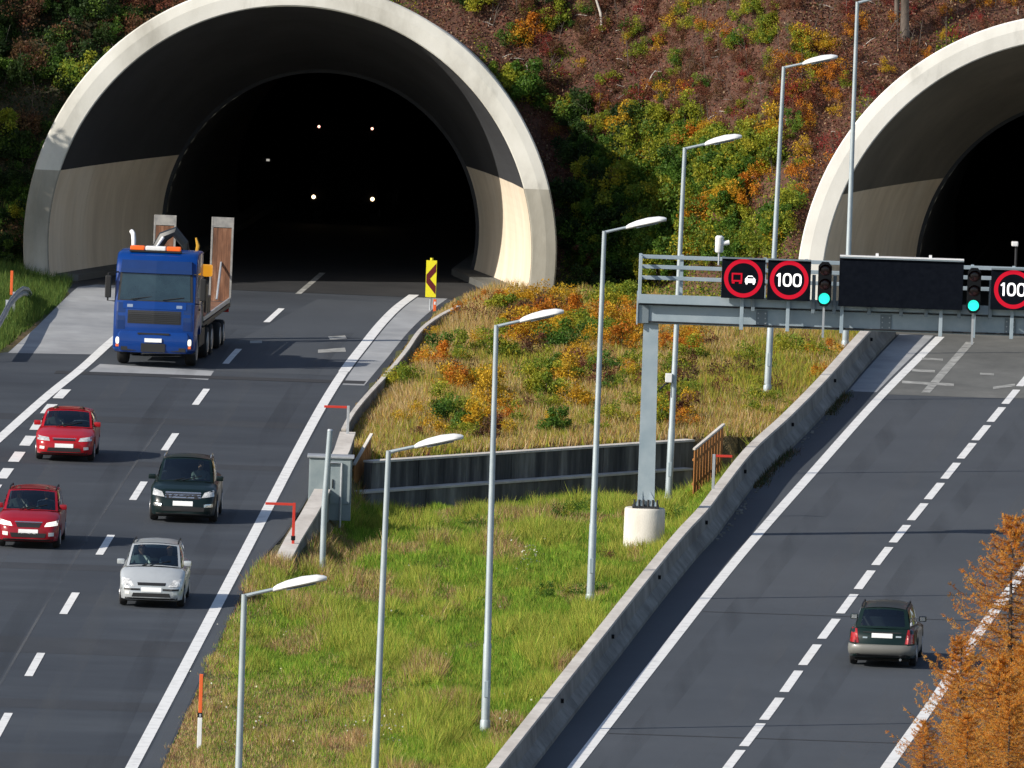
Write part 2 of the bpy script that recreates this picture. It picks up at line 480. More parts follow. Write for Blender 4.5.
def make_ground():
    xs = np.concatenate([np.arange(-420, -64, 20), np.arange(-64, -26, 2.0), np.arange(-26, 30, .35), np.arange(30, 64, 2.0), np.arange(64, 421, 20)])
    ys = np.concatenate([np.arange(-620, -140, 20), np.arange(-140, 12, .8), np.arange(12, 62, .35), np.arange(62, 72, .7), np.arange(72, 120, 4), np.arange(120, 421, 20)])
    X, Y = np.meshgrid(xs, ys)
    Z = terrain(X, Y)
    nx, ny = len(xs), len(ys)
    V = np.stack([X, Y, Z], -1).reshape(-1, 3)
    i = np.arange(nx * ny).reshape(ny, nx)
    F = np.stack([i[:-1, :-1], i[:-1, 1:], i[1:, 1:], i[1:, :-1]], -1).reshape(-1, 4)
    cen = V[F].mean(1)
    zmin = V[F][:, :, 2].min(1)
    keep = ~in_portal(cen[:, 0], cen[:, 1], zmin)
    F = F[keep]
    me = bpy.data.meshes.new('ground')
    me.from_pydata(V.tolist(), [], F.tolist())
    # what grows and lies there
    x, y, z = V.T
    fy = np.interp(x, _fx, _fy); h = y - fy
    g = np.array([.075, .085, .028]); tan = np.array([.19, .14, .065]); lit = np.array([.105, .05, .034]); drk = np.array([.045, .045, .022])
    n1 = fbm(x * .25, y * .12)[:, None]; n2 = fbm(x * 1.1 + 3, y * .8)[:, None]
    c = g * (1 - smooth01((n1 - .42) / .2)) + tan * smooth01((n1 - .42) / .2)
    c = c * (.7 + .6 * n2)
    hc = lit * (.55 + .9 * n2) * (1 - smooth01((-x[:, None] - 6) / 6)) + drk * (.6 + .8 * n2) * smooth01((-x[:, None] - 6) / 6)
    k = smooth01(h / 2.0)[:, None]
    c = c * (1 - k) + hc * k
    a = me.color_attributes.new('Col', 'FLOAT_COLOR', 'POINT')
    cc = np.ones((len(V), 4), np.float32); cc[:, :3] = c
    a.data.foreach_set('color', cc.ravel())
    m, nt, b = _nt('soil_and_litter')
    at = nt.nodes.new('ShaderNodeAttribute'); at.attribute_name = 'Col'
    ge = nt.nodes.new('ShaderNodeNewGeometry')
    n = nt.nodes.new('ShaderNodeTexNoise'); n.inputs['Scale'].default_value = 6; n.inputs['Detail'].default_value = 8; n.inputs['Roughness'].default_value = .75
    nt.links.new(ge.outputs['Position'], n.inputs['Vector'])
    r = nt.nodes.new('ShaderNodeValToRGB')
    r.color_ramp.elements[0].position = .3; r.color_ramp.elements[0].color = (.35, .35, .35, 1)
    r.color_ramp.elements[1].position = .7; r.color_ramp.elements[1].color = (1.5, 1.4, 1.3, 1)
    nt.links.new(n.outputs['Fac'], r.inputs[0])
    mx = nt.nodes.new('ShaderNodeMix'); mx.data_type = 'RGBA'; mx.blend_type = 'MULTIPLY'; mx.inputs[0].default_value = 1
    nt.links.new(at.outputs['Color'], mx.inputs[6]); nt.links.new(r.outputs[0], mx.inputs[7])
    nt.links.new(mx.outputs[2], b.inputs['Base Color'])
    b.inputs['Roughness'].default_value = .95
    bp = nt.nodes.new('ShaderNodeBump'); bp.inputs['Strength'].default_value = .8; bp.inputs['Distance'].default_value = .12
    nt.links.new(n.outputs['Fac'], bp.inputs['Height']); nt.links.new(bp.outputs[0], b.inputs['Normal'])
    me.materials.append(m)
    me.polygons.foreach_set('use_smooth', [True] * len(me.polygons))
    o = link('ground', me)
    props(o, 'grassy median, verges and autumn hillside soil around the tunnels', 'ground', kind='structure')
make_ground()

def hit(px, py, d0=380, d1=640):
    """where a sight line meets the land"""
    o, d = ray(px, py)
    t = np.linspace(d0, d1, 900) / d.y
    x = o.x + d.x * t; y = o.y + d.y * t; z = o.z + d.z * t
    g = terrain(x, y)
    k = np.nonzero(z < g)[0]
    i = k[0] if len(k) else len(t) - 1
    return Vector((x[i], y[i], g[i]))

# ================================================================== roads
def strip(name, fl, fr, y0, y1, z, m, parent=None, step=2.0, kind='structure'):
    n = max(2, int((y1 - y0) / step) + 1)
    ys = np.linspace(y0, y1, n)
    a = fl(ys); b = fr(ys)
    V = []; F = []
    for i in range(n):
        V += [(a[i], ys[i], z), (b[i], ys[i], z)]
        if i: F.append((2 * i - 2, 2 * i - 1, 2 * i + 1, 2 * i))
    o = obj(name, V, F, m, parent)
    if kind and parent is None: o['kind'] = kind
    return o

def poly(name, pts, z, m, parent=None):
    return obj(name, [(p.x, p.y, z) for p in pts], [tuple(range(len(pts)))], m, parent)

const = lambda v: (lambda y: np.full(np.shape(y), float(v)))
yl_break = P(0, 353).y
lp = [P(-8, 354), P(8, 352), P(38, 327), P(60, 305), P(70, 294), P(58, 282)]
_ly = [p.y for p in lp]; _lx = [p.x for p in lp]
f_road_ll = lambda y: np.where(np.asarray(y) < _ly[0], -60.0, np.interp(y, _ly, _lx))
left_road = strip('left_road', f_road_ll, f_road_lr, -160, PL.y + .6, 0, M['asphalt'], step=.7)
props(left_road, 'dark asphalt carriageway running out of the larger tunnel mouth', 'road')
right_road = strip('right_road', lambda y: f_bar(y) + .3, lambda y: f_r_right(y) + 1.7, -160, PR.y + .4, 0, M['asphalt_right'])
props(right_road, 'smooth grey asphalt carriageway running under the sign gantry', 'road')

# concrete apron, patches and shoulders: sheets a few millimetres up
ap = [(8, 353), (38, 325.5), (60, 303.5), (71, 293), (78, 287), (112, 282.5), (170, 283), (150, 309), (112, 339), (93, 354.5)]
poly('concrete_apron', PX(ap), .004, M['slab'], left_road)
poly('concrete_strip', PX([(100, 364), (214, 371), (208, 380), (88, 372.5)]), .004, M['slab'], left_road)
poly('worn_surface', PX([(230, 345), (318, 299), (399, 303), (380, 322), (362, 345), (340, 376), (215, 371)]), .004, M['asphalt_right'], left_road)
strip('concrete_shoulder', lambda y: f_edge_r(y) + .22, lambda y: f_road_lr(y) - .25, P(345, 385).y, P(420, 296).y, .004, M['slab'], left_road)
strip('paved_shoulder', lambda y: f_edge_r(y) + .22, lambda y: f_road_lr(y) - .05, -150, P(345, 385).y - .1, .004, M['asphalt_right'], left_road)
for (ya, yb) in ((641, 657), (703, 712), (757, 790), (567, 573), (462, 467), (418, 424)):
    strip('asphalt_patch', lambda y: f_lane(y) - 8.2, lambda y: f_edge_r(y) - .2, P(150, yb).y, P(150, ya).y, .003, M['asphalt_dark'], left_road)
strip('tarred_joint', lambda y: f_lane(y) - 5, lambda y: f_road_lr(y) - .3, P(300, 382).y, P(300, 379).y, .008, M['joint'], left_road)
strip('worn_surface', lambda y: f_r_left(y) - .15, lambda y: f_r_right(y) + 1.6, P(960, 397).y, PR.y + .3, .004, M['asphalt_old'], right_road)
strip('concrete_shoulder', lambda y: f_bar(y) + .6, lambda y: f_r_left(y) - .25, P(870, 392).y, PR.y, .004, M['slab'], right_road)
for yy, w in ((617, .6), (742, .7)):
    c = P(860, yy).y
    strip('tarred_joint', lambda y: f_r_left(y) + (.5 if yy == 551 else .2), f_r_right, c - w * .12, c + w * .12, .006, M['joint'], right_road)

# rubber and dust films along the wheel tracks, the seam between two paver passes
for off in (-2.75, -1.0, 1.0, 2.8):
    strip('wheel_track', lambda y: f_lane(y) + off - .32, lambda y: f_lane(y) + off + .32, -150, P(250, 330).y, .0055, M['track_dark'] if off in (-1.0, 2.8) else M['track_pale'], left_road)
    strip('wheel_track', lambda y: f_r_mid(y) + off - .32, lambda y: f_r_mid(y) + off + .32, -150, P(960, 399).y, .0055, M['track_dark'] if off in (1.0, -2.75) else M['track_pale'], right_road)
strip('paver_seam', lambda y: f_lane(y) - .62, lambda y: f_lane(y) - .55, -150, P(201, 397).y, .0075, M['seam'], left_road)
for f, fx0, ys_ in ((f_edge_r, .35, left_road), (f_r_right, .3, right_road)):
    strip('gritty_edge', lambda y: f(y) + fx0, lambda y: f(y) + fx0 + .55, -150, P(330, 400).y, .0065, M['track_pale'], ys_)
# painted lines
def line(name, f, y0, y1, w, m, parent, z=.010, step=1.5):
    return strip(name, lambda y: f(y) - w / 2, lambda y: f(y) + w / 2, y0, y1, z, m, parent, step)
line('edge_line', f_edge_r, -150, P(344, 372).y, .30, M['marking'], left_road)
line('edge_line', f_edge_r, P(344, 372).y + .05, P(414, 295).y, .34, M['marking_worn'] if False else M['marking'], left_road)
line('edge_line', f_edge_l, P(-60, 492).y, P(112, 341).y + 6, .32, M['marking'], left_road)
lane_px = [(2, 725.7), (34.8, 664.7), (69.5, 603.5), (105.3, 545), (138.4, 491), (170, 442), (201, 397), (232, 356.5), (274, 315.5)]
Yd = [P(a, b).y for a, b in lane_px]
per = (Yd[-1] - Yd[0]) / 8
for y in [Yd[0] - per, Yd[0] - 2 * per] + Yd:
    line('lane_dash', f_lane, y - 3.2, y + 3.2, .21, M['marking'], left_road, step=1)
line('lane_dash', f_lane, P(305, 288).y - 3, P(318, 277).y + 2, .2, M['marking_worn'], left_road, step=1)
for a, b in [(-16, 507), (-6, 490), (5, 473.6), (16, 457), (27.7, 441), (37.6, 425.4), (48.7, 409), (60, 394)]:
    y = P(a, b).y
    line('merge_dash', f_merge, y - 1.8, y + 1.8, .32, M['marking'], left_road, step=1)
line('edge_line', f_r_left, -150, P(940, 337).y, .30, M['marking'], right_road)
line('edge_line', f_r_right, -150, PR.y, .30, M['marking'], right_road)
rp = [(732, 762), (752, 735), (772, 709), (790, 681.5), (810, 655), (828.6, 629), (847.3, 604), (865, 580), (882.5, 556.3), (900.7, 534), (917.8, 512), (935.3, 491.3), (950.7, 471), (966.5, 451), (981.3, 433), (996.4, 414.7), (1010.9, 397)]
Yr = [P(a, b).y for a, b in rp]
per = (Yr[-1] - Yr[0]) / (len(Yr) - 1)
for y in [Yr[0] - per * k for k in (3, 2, 1)] + Yr + [Yr[-1] + per * k for k in (1, 2, 3, 4)]:
    line('lane_dash', f_r_mid, y - per * .40, y + per * .40, .24, M['marking'], right_road, step=1)
# old worn marks before the right tunnel
poly('worn_mark', PX([(921, 393), (930, 393), (975, 342), (966, 342)]), .010, M['marking_worn'], right_road)
for q in ([(902, 381), (954, 384), (954, 386.5), (902, 383.5)], [(912, 369), (935, 370.5), (935, 373), (912, 371.5)], [(922, 358), (943, 359), (943, 361), (922, 360)],
          [(993, 387), (1015, 384), (1015, 386.5), (993, 389.5)], [(980, 373), (994, 374), (994, 376), (980, 375)]):
    poly('worn_mark', PX(q), .012, M['marking_worn'], right_road)
for q in ([(328, 337), (345, 335.5), (347, 339), (330, 340)], [(318, 350), (345, 348), (346, 352), (318, 353)], [(250, 341), (262, 341), (262, 343.5), (250, 343.5)]):
    poly('worn_mark', PX(q), .012, M['marking_worn'], left_road)

# ================================================================== tunnels
def make_portal(name, label, c, yaw, R_out, z_split, low_m, up_m, rim_low, rim_up, floor_m, R1=5.45):
    root = empty(name, (c.x, c.y, 0), -yaw)
    props(root, label, 'tunnel')
    R0, DEP = R_out - .87, 10.5
    def Rd(d):
        t = min(max(d / DEP, 0), 1)
        return R0 + (R1 - R0) * (.80 * t + .20 * t * t)
    def arc(R, z):                      # angle at which the circle stands at height z
        return math.asin(max(-.999, min(.999, (z - ZC) / R)))
    def ring(R, d, a0, a1, n):
        return [(R * math.cos(a0 + (a1 - a0) * k / n), d, ZC + R * math.sin(a0 + (a1 - a0) * k / n)) for k in range(n + 1)]
    def loft(nm, rings, m, parent=root):
        V = []; F = []
        for i, r in enumerate(rings):
            n = len(r)
            V += r
            if i:
                for k in range(n - 1):
                    F.append(((i - 1) * n + k, (i - 1) * n + k + 1, i * n + k + 1, i * n + k))
        return obj(nm, V, F, m, parent, smooth=False)
    # collar: bevelled front ring and outer shell; lower and upper lift of concrete
    def collar(nm, a_of, m, n):
        prof = [(R0, .04), (R0 + .04, 0), (R0 + .5, -.02), (R_out - .06, .02), (R_out - .02, .10), (R_out - .75, 4.5), (R_out - 1.3, 15)]
        rings = []
        for R, d in prof:
            a0, a1 = a_of(R)
            rings.append(ring(R, d, a0, a1, n))
        return loft(nm, rings, m)
    zs2 = z_split
    collar('collar', lambda R: (arc(R, zs2), math.pi - arc(R, zs2)), rim_up, 72)
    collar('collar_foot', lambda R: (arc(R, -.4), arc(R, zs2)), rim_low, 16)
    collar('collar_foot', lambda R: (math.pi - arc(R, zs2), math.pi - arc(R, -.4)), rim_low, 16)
    # flared lining, cast in lifts: a light lower wall and a dark vault, split along its depth
    ds = [.04, 3.5, 3.52, 7.0, 7.02, DEP]
    for s in (0, 1):
        for d0, d1 in ((.04, 3.498), (3.502, 6.998), (7.002, DEP)):
            rr = []
            for k in range(5):
                d = d0 + (d1 - d0) * k / 4
                R = Rd(d); a0, a1 = arc(R, -.4), arc(R, z_split)
                rr.append(ring(R, d, a0, a1, 14) if s == 0 else ring(R, d, math.pi - a0, math.pi - a1, 14))
            loft('lining_panel', rr, low_m)
    for d0, d1 in ((.04, DEP),):
        rr = []
        for k in range(5):
            d = d0 + (d1 - d0) * k / 4
            R = Rd(d) - .004; a1 = arc(R, z_split)
            rr.append(ring(R, d, a1, math.pi - a1, 56))
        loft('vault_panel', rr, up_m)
    # step to the bored tube, tube and its end
    a = arc(R1 - .12, -.3)
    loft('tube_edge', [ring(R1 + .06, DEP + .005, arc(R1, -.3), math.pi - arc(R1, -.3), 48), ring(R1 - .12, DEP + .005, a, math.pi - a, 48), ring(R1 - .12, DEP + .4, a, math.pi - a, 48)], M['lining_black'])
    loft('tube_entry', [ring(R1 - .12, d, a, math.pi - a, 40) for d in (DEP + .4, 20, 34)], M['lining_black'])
    loft('tube', [ring(R1 - .12, d, a, math.pi - a, 40) for d in (34, 60, 140)] + [ring(.05, 140.2, a, math.pi - a, 40)], M['tube'])  # darker than the entry: fading daylight painted in by material
    # floor and raised walkways
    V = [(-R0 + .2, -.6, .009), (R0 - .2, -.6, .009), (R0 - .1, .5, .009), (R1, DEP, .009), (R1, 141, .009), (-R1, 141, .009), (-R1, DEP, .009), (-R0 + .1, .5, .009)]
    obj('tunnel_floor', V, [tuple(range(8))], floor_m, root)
    for s in (-1, 1):
        bm = bmesh.new()
        q = [(s * (R0 + .1), .6), (s * (R1 + .3), DEP), (s * R1, 140), (s * (R1 - 1.0), 140), (s * (R1 - .9), DEP), (s * (R0 - 1.0), .6)]
        lo = [bm.verts.new((x, y, 0)) for x, y in q]; hi = [bm.verts.new((x, y, .22)) for x, y in q]
        bm.faces.new(hi)
        for k in range(6): bm.faces.new((lo[k], lo[(k + 1) % 6], hi[(k + 1) % 6], hi[k]))
        bmobj('walkway', bm, M['asphalt_old'], root)
    return root
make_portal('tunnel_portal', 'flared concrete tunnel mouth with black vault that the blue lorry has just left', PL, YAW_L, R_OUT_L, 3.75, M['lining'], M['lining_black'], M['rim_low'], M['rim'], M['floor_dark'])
make_portal('tunnel_portal', 'flared pale concrete tunnel mouth behind the sign gantry', PR, YAW_R, R_OUT_R, 4.5, M['lining'], M['lining_dark'], M['rim_right'], M['rim_right'], M['asphalt_old'], 6.0)

# ================================================================== walls and barriers
def sweep(bm, prof, path, tops=None, closed=True):
    """prof: (to the right of the path, up); path: points"""
    rings = []
    for i, p in enumerate(path):
        a = path[max(i - 1, 0)]; b = path[min(i + 1, len(path) - 1)]
        t = Vector((b.x - a.x, b.y - a.y, 0)).normalized(); r = Vector((t.y, -t.x, 0))
        k = tops[i] if tops else 1.0
        rings.append([bm.verts.new((p.x + r.x * u, p.y + r.y * u, p.z + (z * k if z > 0 else z))) for u, z in prof])
    n = len(prof)
    for i in range(len(rings) - 1):
        for k in range(n if closed else n - 1):
            bm.faces.new((rings[i][k], rings[i][(k + 1) % n], rings[i + 1][(k + 1) % n], rings[i + 1][k]))
    if closed:
        bm.faces.new(list(reversed(rings[0]))); bm.faces.new(rings[-1])
    return bm

barrier = empty('concrete_barrier', (f_bar(-30), -30, 0))
props(barrier, 'long concrete safety barrier between the grassy median and the right carriageway', 'barrier')
BO = Vector((float(f_bar(-30)), -30, 0))
prof = [(0, -.5), (0, .72), (.26, .72), (.31, .34), (.52, .10), (.53, -.05)]
cop = [(-.03, .722), (-.03, BAR_H), (.27, BAR_H), (.27, .722)]
seg = 6.0
yy = -140.0
while yy < PR.y - 1:
    y1 = min(yy + seg, PR.y + .3)
    path = [Vector((float(f_bar(y)), y, 0)) - BO for y in np.linspace(yy + .012, y1 - .012, 5)]
    s = bmobj('barrier_segment', sweep(bmesh.new(), prof, path), M['concrete_wall'], barrier)
    bmobj('coping', sweep(bmesh.new(), cop, path), M['coping'], s)
    if -125 < yy < 20 and round(yy / seg) % 3 == 0:
        q = path[2]
        box('reflector', q.x + .285, q.x + .36, q.y - .1, q.y + .1, .46, .56, M['black'], s)
    yy = y1

# parapet beside the left carriageway and its wing wall down to the hollow
pp = [(343, 428), (350, 415), (358, 404), (372, 388), (386, 373), (405, 350), (422, 327), (440, 314), (458, 305)]
path = [P(a, b, .5) for a, b in pp]
path = [Vector((p.x, p.y, 0)) for p in path]
fpar = hermite(path)
ysp = np.linspace(path[0].y, path[-1].y, 40)
o0 = Vector((float(fpar(ysp[0])), ysp[0], 0))
par = empty('parapet_wall', o0)
props(par, 'low weathered parapet along the dry grass bank beside the left carriageway', 'wall')
pts = [Vector((float(fpar(y)), y, 0)) - o0 for y in ysp]
bmobj('wall_body', sweep(bmesh.new(), [(-.03, -.4), (-.03, .42), (.08, .42), (.08, -.4)], pts), M['concrete_wall'], par)
bmobj('coping', sweep(bmesh.new(), [(-.05, .422), (-.05, .48), (.09, .48), (.09, .422)], pts), M['coping'], par)
wp = [(276, 560, .02), (286, 541, .1), (301, 517, .30), (314, 494, .45), (326, 471, .5), (335, 452, .55), (341, 434, .6)]
wpts = [P(a, b, z) for a, b, z in wp]
tops = [w[2] for w in wp]
o0 = Vector((wpts[0].x, wpts[0].y, 0))
wing = empty('wing_wall', o0)
props(wing, 'short rough concrete wing wall stepping down into the grass beside the grey cabinet', 'wall')
wl = [Vector((p.x, p.y, 0)) - o0 for p in wpts]
bmobj('wall_body', sweep(bmesh.new(), [(0, -2.0), (0, 1.0), (.40, 1.0), (.44, -2.0)], wl, tops), M['concrete_wall'], wing)
bmobj('coping', sweep(bmesh.new(), [(-.03, .0), (-.03, .07), (.43, .07), (.43, .0)], [Vector((p.x, p.y, t + .004)) for p, t in zip(wl, tops)]), M['coping'], wing)

def wall_between(name, label, a, b, ztop, zbot, th, m, cop_h=.06, panels=7):
    root = empty(name, (a.x, a.y, 0))
    props(root, label, 'wall')
    d = Vector((b.x - a.x, b.y - a.y, 0)); L = d.length; t = d.normalized(); nrm = Vector((-t.y, t.x, 0))
    for k in range(panels):
        p0 = t * (L * k / panels + .01); p1 = t * (L * (k + 1) / panels - .01)
        bm = bmesh.new()
        q = [p0, p1, p1 + nrm * th, p0 + nrm * th]
        off = -nrm * (.012 if k % 2 else 0)
        lo = [bm.verts.new(v + off + Vector((0, 0, zbot))) for v in q]; hi = [bm.verts.new(v + off + Vector((0, 0, ztop - cop_h - .002))) for v in q]
        bm.faces.new(hi)
        for i in range(4): bm.faces.new((lo[i], lo[(i + 1) % 4], hi[(i + 1) % 4], hi[i]))
        bmobj('wall_panel', bm, m, root)
    bm = bmesh.new()
    q = [-nrm * .04, t * L - nrm * .04, t * L + nrm * (th + .03), nrm * (th + .03)]
    lo = [bm.verts.new(v + Vector((0, 0, ztop - cop_h))) for v in q]; hi = [bm.verts.new(v + Vector((0, 0, ztop))) for v in q]
    bm.faces.new(hi); bm.faces.new(lo)
    for i in range(4): bm.faces.new((lo[i], lo[(i + 1) % 4], hi[(i + 1) % 4], hi[i]))
    bmobj('coping', bm, M['coping'], root)
    return root
wa, wb = P(372, 461, .1), P(694, 439.5, .1)
wall_between('retaining_wall', 'upper of two dark stained retaining walls holding the shrubby bank', wa, wb, .1, -1.9, .3, M['wall_dark'])
fa, fb = P(358, 492, -.72), P(692, 468, -.72)
wall_between('retaining_wall', 'lower of two dark stained retaining walls rising out of the green grass', fa, fb, -.72, -2.1, .42, M['wall_grey'], .06, 5)

# ================================================================== lamps, posts, gantry
def ground_at(p):
    return float(terrain(p.x, p.y))

def PG(px, py):
    z = 0.0
    for _ in range(6):
        p = P(px, py, z); z = ground_at(p)
    return Vector((p.x, p.y, z))

def lamp_mesh():
    root = empty('street_lamp')
    tube('pole', [(0, 0, -.3), (0, 0, 2.2), (0, 0, 2.25), (0, 0, 10.15)], [.108, .10, .088, .058], M['pole'], root, 12)
    tube('base_sleeve', [(0, 0, -.1), (0, 0, .30), (0, 0, .33)], [.128, .128, .117], M['pole'], root, 12)
    box('hatch', -.05, .05, -.118, -.10, .9, 1.3, M['gantry'], root, .008)
    tube('arm', [(0, 0, 10.05), (.03, 0, 10.12), (.2, 0, 10.17), (.66, 0, 10.29)], [.05, .045, .038, .036], M['pole'], root, 8)
    # luminaire: lofted shell with a flat bottom
    bm = bmesh.new()
    st = [(.58, .05, .05), (.66, .09, .09), (.85, .14, .13), (1.15, .17, .15), (1.45, .155, .12), (1.6, .11, .07), (1.66, .05, .03)]
    rings = []
    for x, w, h in st:
        zc = 10.27 + (x - .6) * .25
        rings.append([bm.verts.new((x, w * math.cos(a), zc + (h * math.sin(a) if math.sin(a) > 0 else .05 * math.sin(a)))) for a in [2 * math.pi * k / 12 for k in range(12)]])
    for i in range(len(rings) - 1):
        for k in range(12): bm.faces.new((rings[i][k], rings[i][(k + 1) % 12], rings[i + 1][(k + 1) % 12], rings[i + 1][k]))
    bm.faces.new(rings[0]); bm.faces.new(rings[-1])
    lum = bmobj('luminaire', bm, M['white'], root, smooth=True)
    box('lens', .9, 1.5, -.11, .11, -.02, .0, M['gantry_dark'], lum, .005)
    lens = lum.children[0]
    lens.rotation_euler = (0, -math.atan(.25), 0); lens.location = (-.02 + 0, 0, 10.27 - .6 * .25 - .055)
    return root
lamp0 = lamp_mesh()
lamp_sites = [  # base, label, lean about the line of sight
    ((228, 1092), 'street lamp beside the orange and white marker post, head near the plain grey post', 0, 1),
    ((369, 901), 'street lamp whose white head stands before the dark retaining walls', .010, 1),
    ((485, 733), 'street lamp whose white head stands before the yellow shrubs of the bank', -.006, 1),
    ((590, 606), 'street lamp rising out of the green grass left of the gantry footing', .004, 1),
    ((668, 508), 'street lamp standing close behind the gantry post with a small white box', .012, 1.05),
    ((767, 395), 'street lamp on the bank whose pole passes behind the gantry beam', .016, 1.012),
    ((845, 352), 'tall street lamp in front of the right tunnel mouth', 0, 1.12),
]
lamps = []
for i, ((bx, by), lab, lean, sc) in enumerate(lamp_sites):
    L = lamp0 if i == 0 else copy_tree(lamp0)
    p = PG(bx, by)
    L.location = p
    L.rotation_euler = (0, lean, 0)
    L.scale = (1, 1, sc)
    props(L, lab, 'street lamp', 'street lamps along the median')
    lamps.append(L)
jb = bmesh.new()
bbox(jb, -.26, -.06, -.22, -.04, 3.55, 3.8, .02)
bmobj('junction_box', jb, M['white'], lamps[4])
tube('bracket', [(-.16, -.1, 3.56), (-.42, -.25, 3.35)], .025, M['steel_dark'], lamps[4])

p = PG(322, 577)
post = empty('grey_post', p)
props(post, 'plain straight grey post without a lamp in front of the cabinet', 'post')
tube('shaft', [(0, 0, -.2), (.0, 0, 2), (.09, 0, 4.05)], [.085, .08, .075], M['pole'], post, 12)
tube('cap', [(.09, 0, 4.05), (.091, 0, 4.09)], [.085, .06], M['galv'], post, 12)

# small camera post by the right tunnel
p = P(1013, 335)
cp = empty('camera_post', (p.x, p.y, 0))
props(cp, 'thin dark post with a small white head in front of the right tunnel', 'post')
tube('shaft', [(0, 0, 0), (0, 0, 2.95)], .045, M['steel_dark'], cp)
box('camera_head', -.16, .06, -.25, .1, 2.95, 3.1, M['white'], cp, .03)

# ---- gantry
gb = PG(643.5, 549)
GY = gb.y
def at_y(px, py, Y):
    o, d = ray(px, py)
    return o + d * ((Y - o.y) / d.y)
SG = FPX / (GY - CAMY)                       # pixels per metre there, used to turn survey marks into metres
foot = empty('gantry_footing', gb)
props(foot, 'pale concrete block footing under the gantry post', 'footing')
bm = bmesh.new()
rings = []
for z, r in ((-.3, .60), (1.12, .585), (1.17, .55)):
    rings.append([bm.verts.new((r * math.cos(a), r * .9 * math.sin(a), z)) for a in [math.pi / 14 + 2 * math.pi * k / 14 for k in range(14)]])
for i in range(2):
    for k in range(14): bm.faces.new((rings[i][k], rings[i][(k + 1) % 14], rings[i + 1][(k + 1) % 14], rings[i + 1][k]))
bm.faces.new(rings[-1])
bmobj('block', bm, M['footing'], foot, smooth=True)

gan = empty('sign_gantry', (gb.x, gb.y, gb.z + 1.17))
props(gan, 'grey steel sign gantry reaching over the right carriageway', 'gantry')
G0 = Vector(gan.location)
def gl(px, py, dy=0.0):                      # metres in the gantry's own frame
    v = at_y(px, py, GY) - G0
    return v.x, v.z
zb = gl(655, 323)[1]; zt = gl(655, 293)[1]
xe = gl(638, 310)[0]; XR = 16.5
post_x = gl(651, 323)[0]
bm = bmesh.new()
for (z0, cx0, w0, d0, z1, cx1, w1, d1) in ((0.08, .02, .24, .24, zb - .02, post_x, .21, .22),):
    lo = [bm.verts.new((cx0 + sx * w0, sy * d0, z0)) for sx, sy in ((-1, -1), (1, -1), (1, 1), (-1, 1))]
    hi = [bm.verts.new((cx1 + sx * w1, sy * d1, z1)) for sx, sy in ((-1, -1), (1, -1), (1, 1), (-1, 1))]
    bm.faces.new(hi); bm.faces.new(lo)
    for k in range(4): bm.faces.new((lo[k], lo[(k + 1) % 4], hi[(k + 1) % 4], hi[k]))
bmobj('post', bm, M['gantry'], gan)
box('base_plate', -.36, .40, -.34, .34, 0, .06, M['steel_dark'], gan, .01)
for k in range(6):
    x = -.30 + k * .128
    tube('anchor_bolt', [(x, -.29, .06), (x, -.29, .25)], .032, M['steel_dark'], gan, 6)
for k in range(2):
    obj('gusset', [(.02 + (-.1 if k else .1), -.245, .07), (.02 + (-.34 if k else .34), -.30, .07), (.02 + (-.1 if k else .1), -.245, .5), (.02 + (-.1 if k else .1), -.285, .07)], [(0, 1, 2), (1, 3, 2), (0, 2, 3), (0, 3, 1)], M['gantry'], gan)
# far post, outside the picture on the other side of the road
zg = float(terrain(G0.x + XR - .5, GY))
box('post', XR - .7, XR - .28, -.2, .2, zg - G0.z - .2, zb - .01, M['gantry'], gan, .01)
zm = zb + (zt - zb) * .62
box('beam', xe, XR, -.32, .32, zb, zm, M['gantry'], gan, .012)
box('walkway', xe + .02, XR, -.55, .45, zm + .05, zm + .10, M['gantry_dark'], gan)
box('kick_plate', xe + .01, XR, -.58, -.55, zm + .07, zt, M['gantry'], gan)
box('end_plate', xe - .04, xe - .005, -.4, .4, zb - .03, zt + .02, M['gantry'], gan)
box('collar_plate', post_x - .26, post_x - .08, -.37, -.325, zb + .02, zm - .02, M['gantry_dark'], gan)
zr = [gl(660, y)[1] for y in (258, 268, 279)]
for z in zr:
    box('rail', xe + .06, XR, .40, .45, z - .055, z + .055, M['gantry'], gan, .01)
    box('rail', xe + .005, xe + .055, -.5, .45, z - .05, z + .05, M['gantry'], gan, .01)
k = 0
xs = xe + .03
while xs < XR:
    box('rail_post', xs - .045, xs + .045, .452, .51, zb + .1, zr[0] + .08, M['gantry'], gan, .008)
    if k == 0: box('rail_post', xs - .045, xs + .045, -.57, -.505, zm + .12, zr[0] + .08, M['gantry'], gan, .008)
    k += 1; xs += 1.17
# splice plates with bolts, a cable conduit and hangers
for x in (3.1, 6.6, 10.1, 13.4):
    sp = box('splice_plate', x - .16, x + .16, -.345, -.322, zb + .04, zm - .04, M['gantry_dark'], gan, .004)
    for bx_ in (-.1, .1):
        for bz in (.12, .26, .40):
            tube('bolt', [(x + bx_, -.346, zb + bz), (x + bx_, -.37, zb + bz)], .022, M['galv'], sp, 6)
tube('conduit', [(xe + .3, -.36, zb + .06), (5.0, -.36, zb + .05), (XR - .5, -.36, zb + .06)], .025, M['steel_dark'], gan, 6)
# uprights that carry the displays
for px in (741, 752, 787, 812, 833, 841, 868, 900, 925, 940, 958, 973, 989, 1011):
    x, z0 = gl(px, 325)
    deep = px in (741, 787, 841, 940, 1011, 973)
    box('upright', x - .05, x + .05, -.70, -.585, (zb - .06) if deep else zm - .05, zr[1], M['gantry'] if deep else M['gantry_dark'], gan, .008)

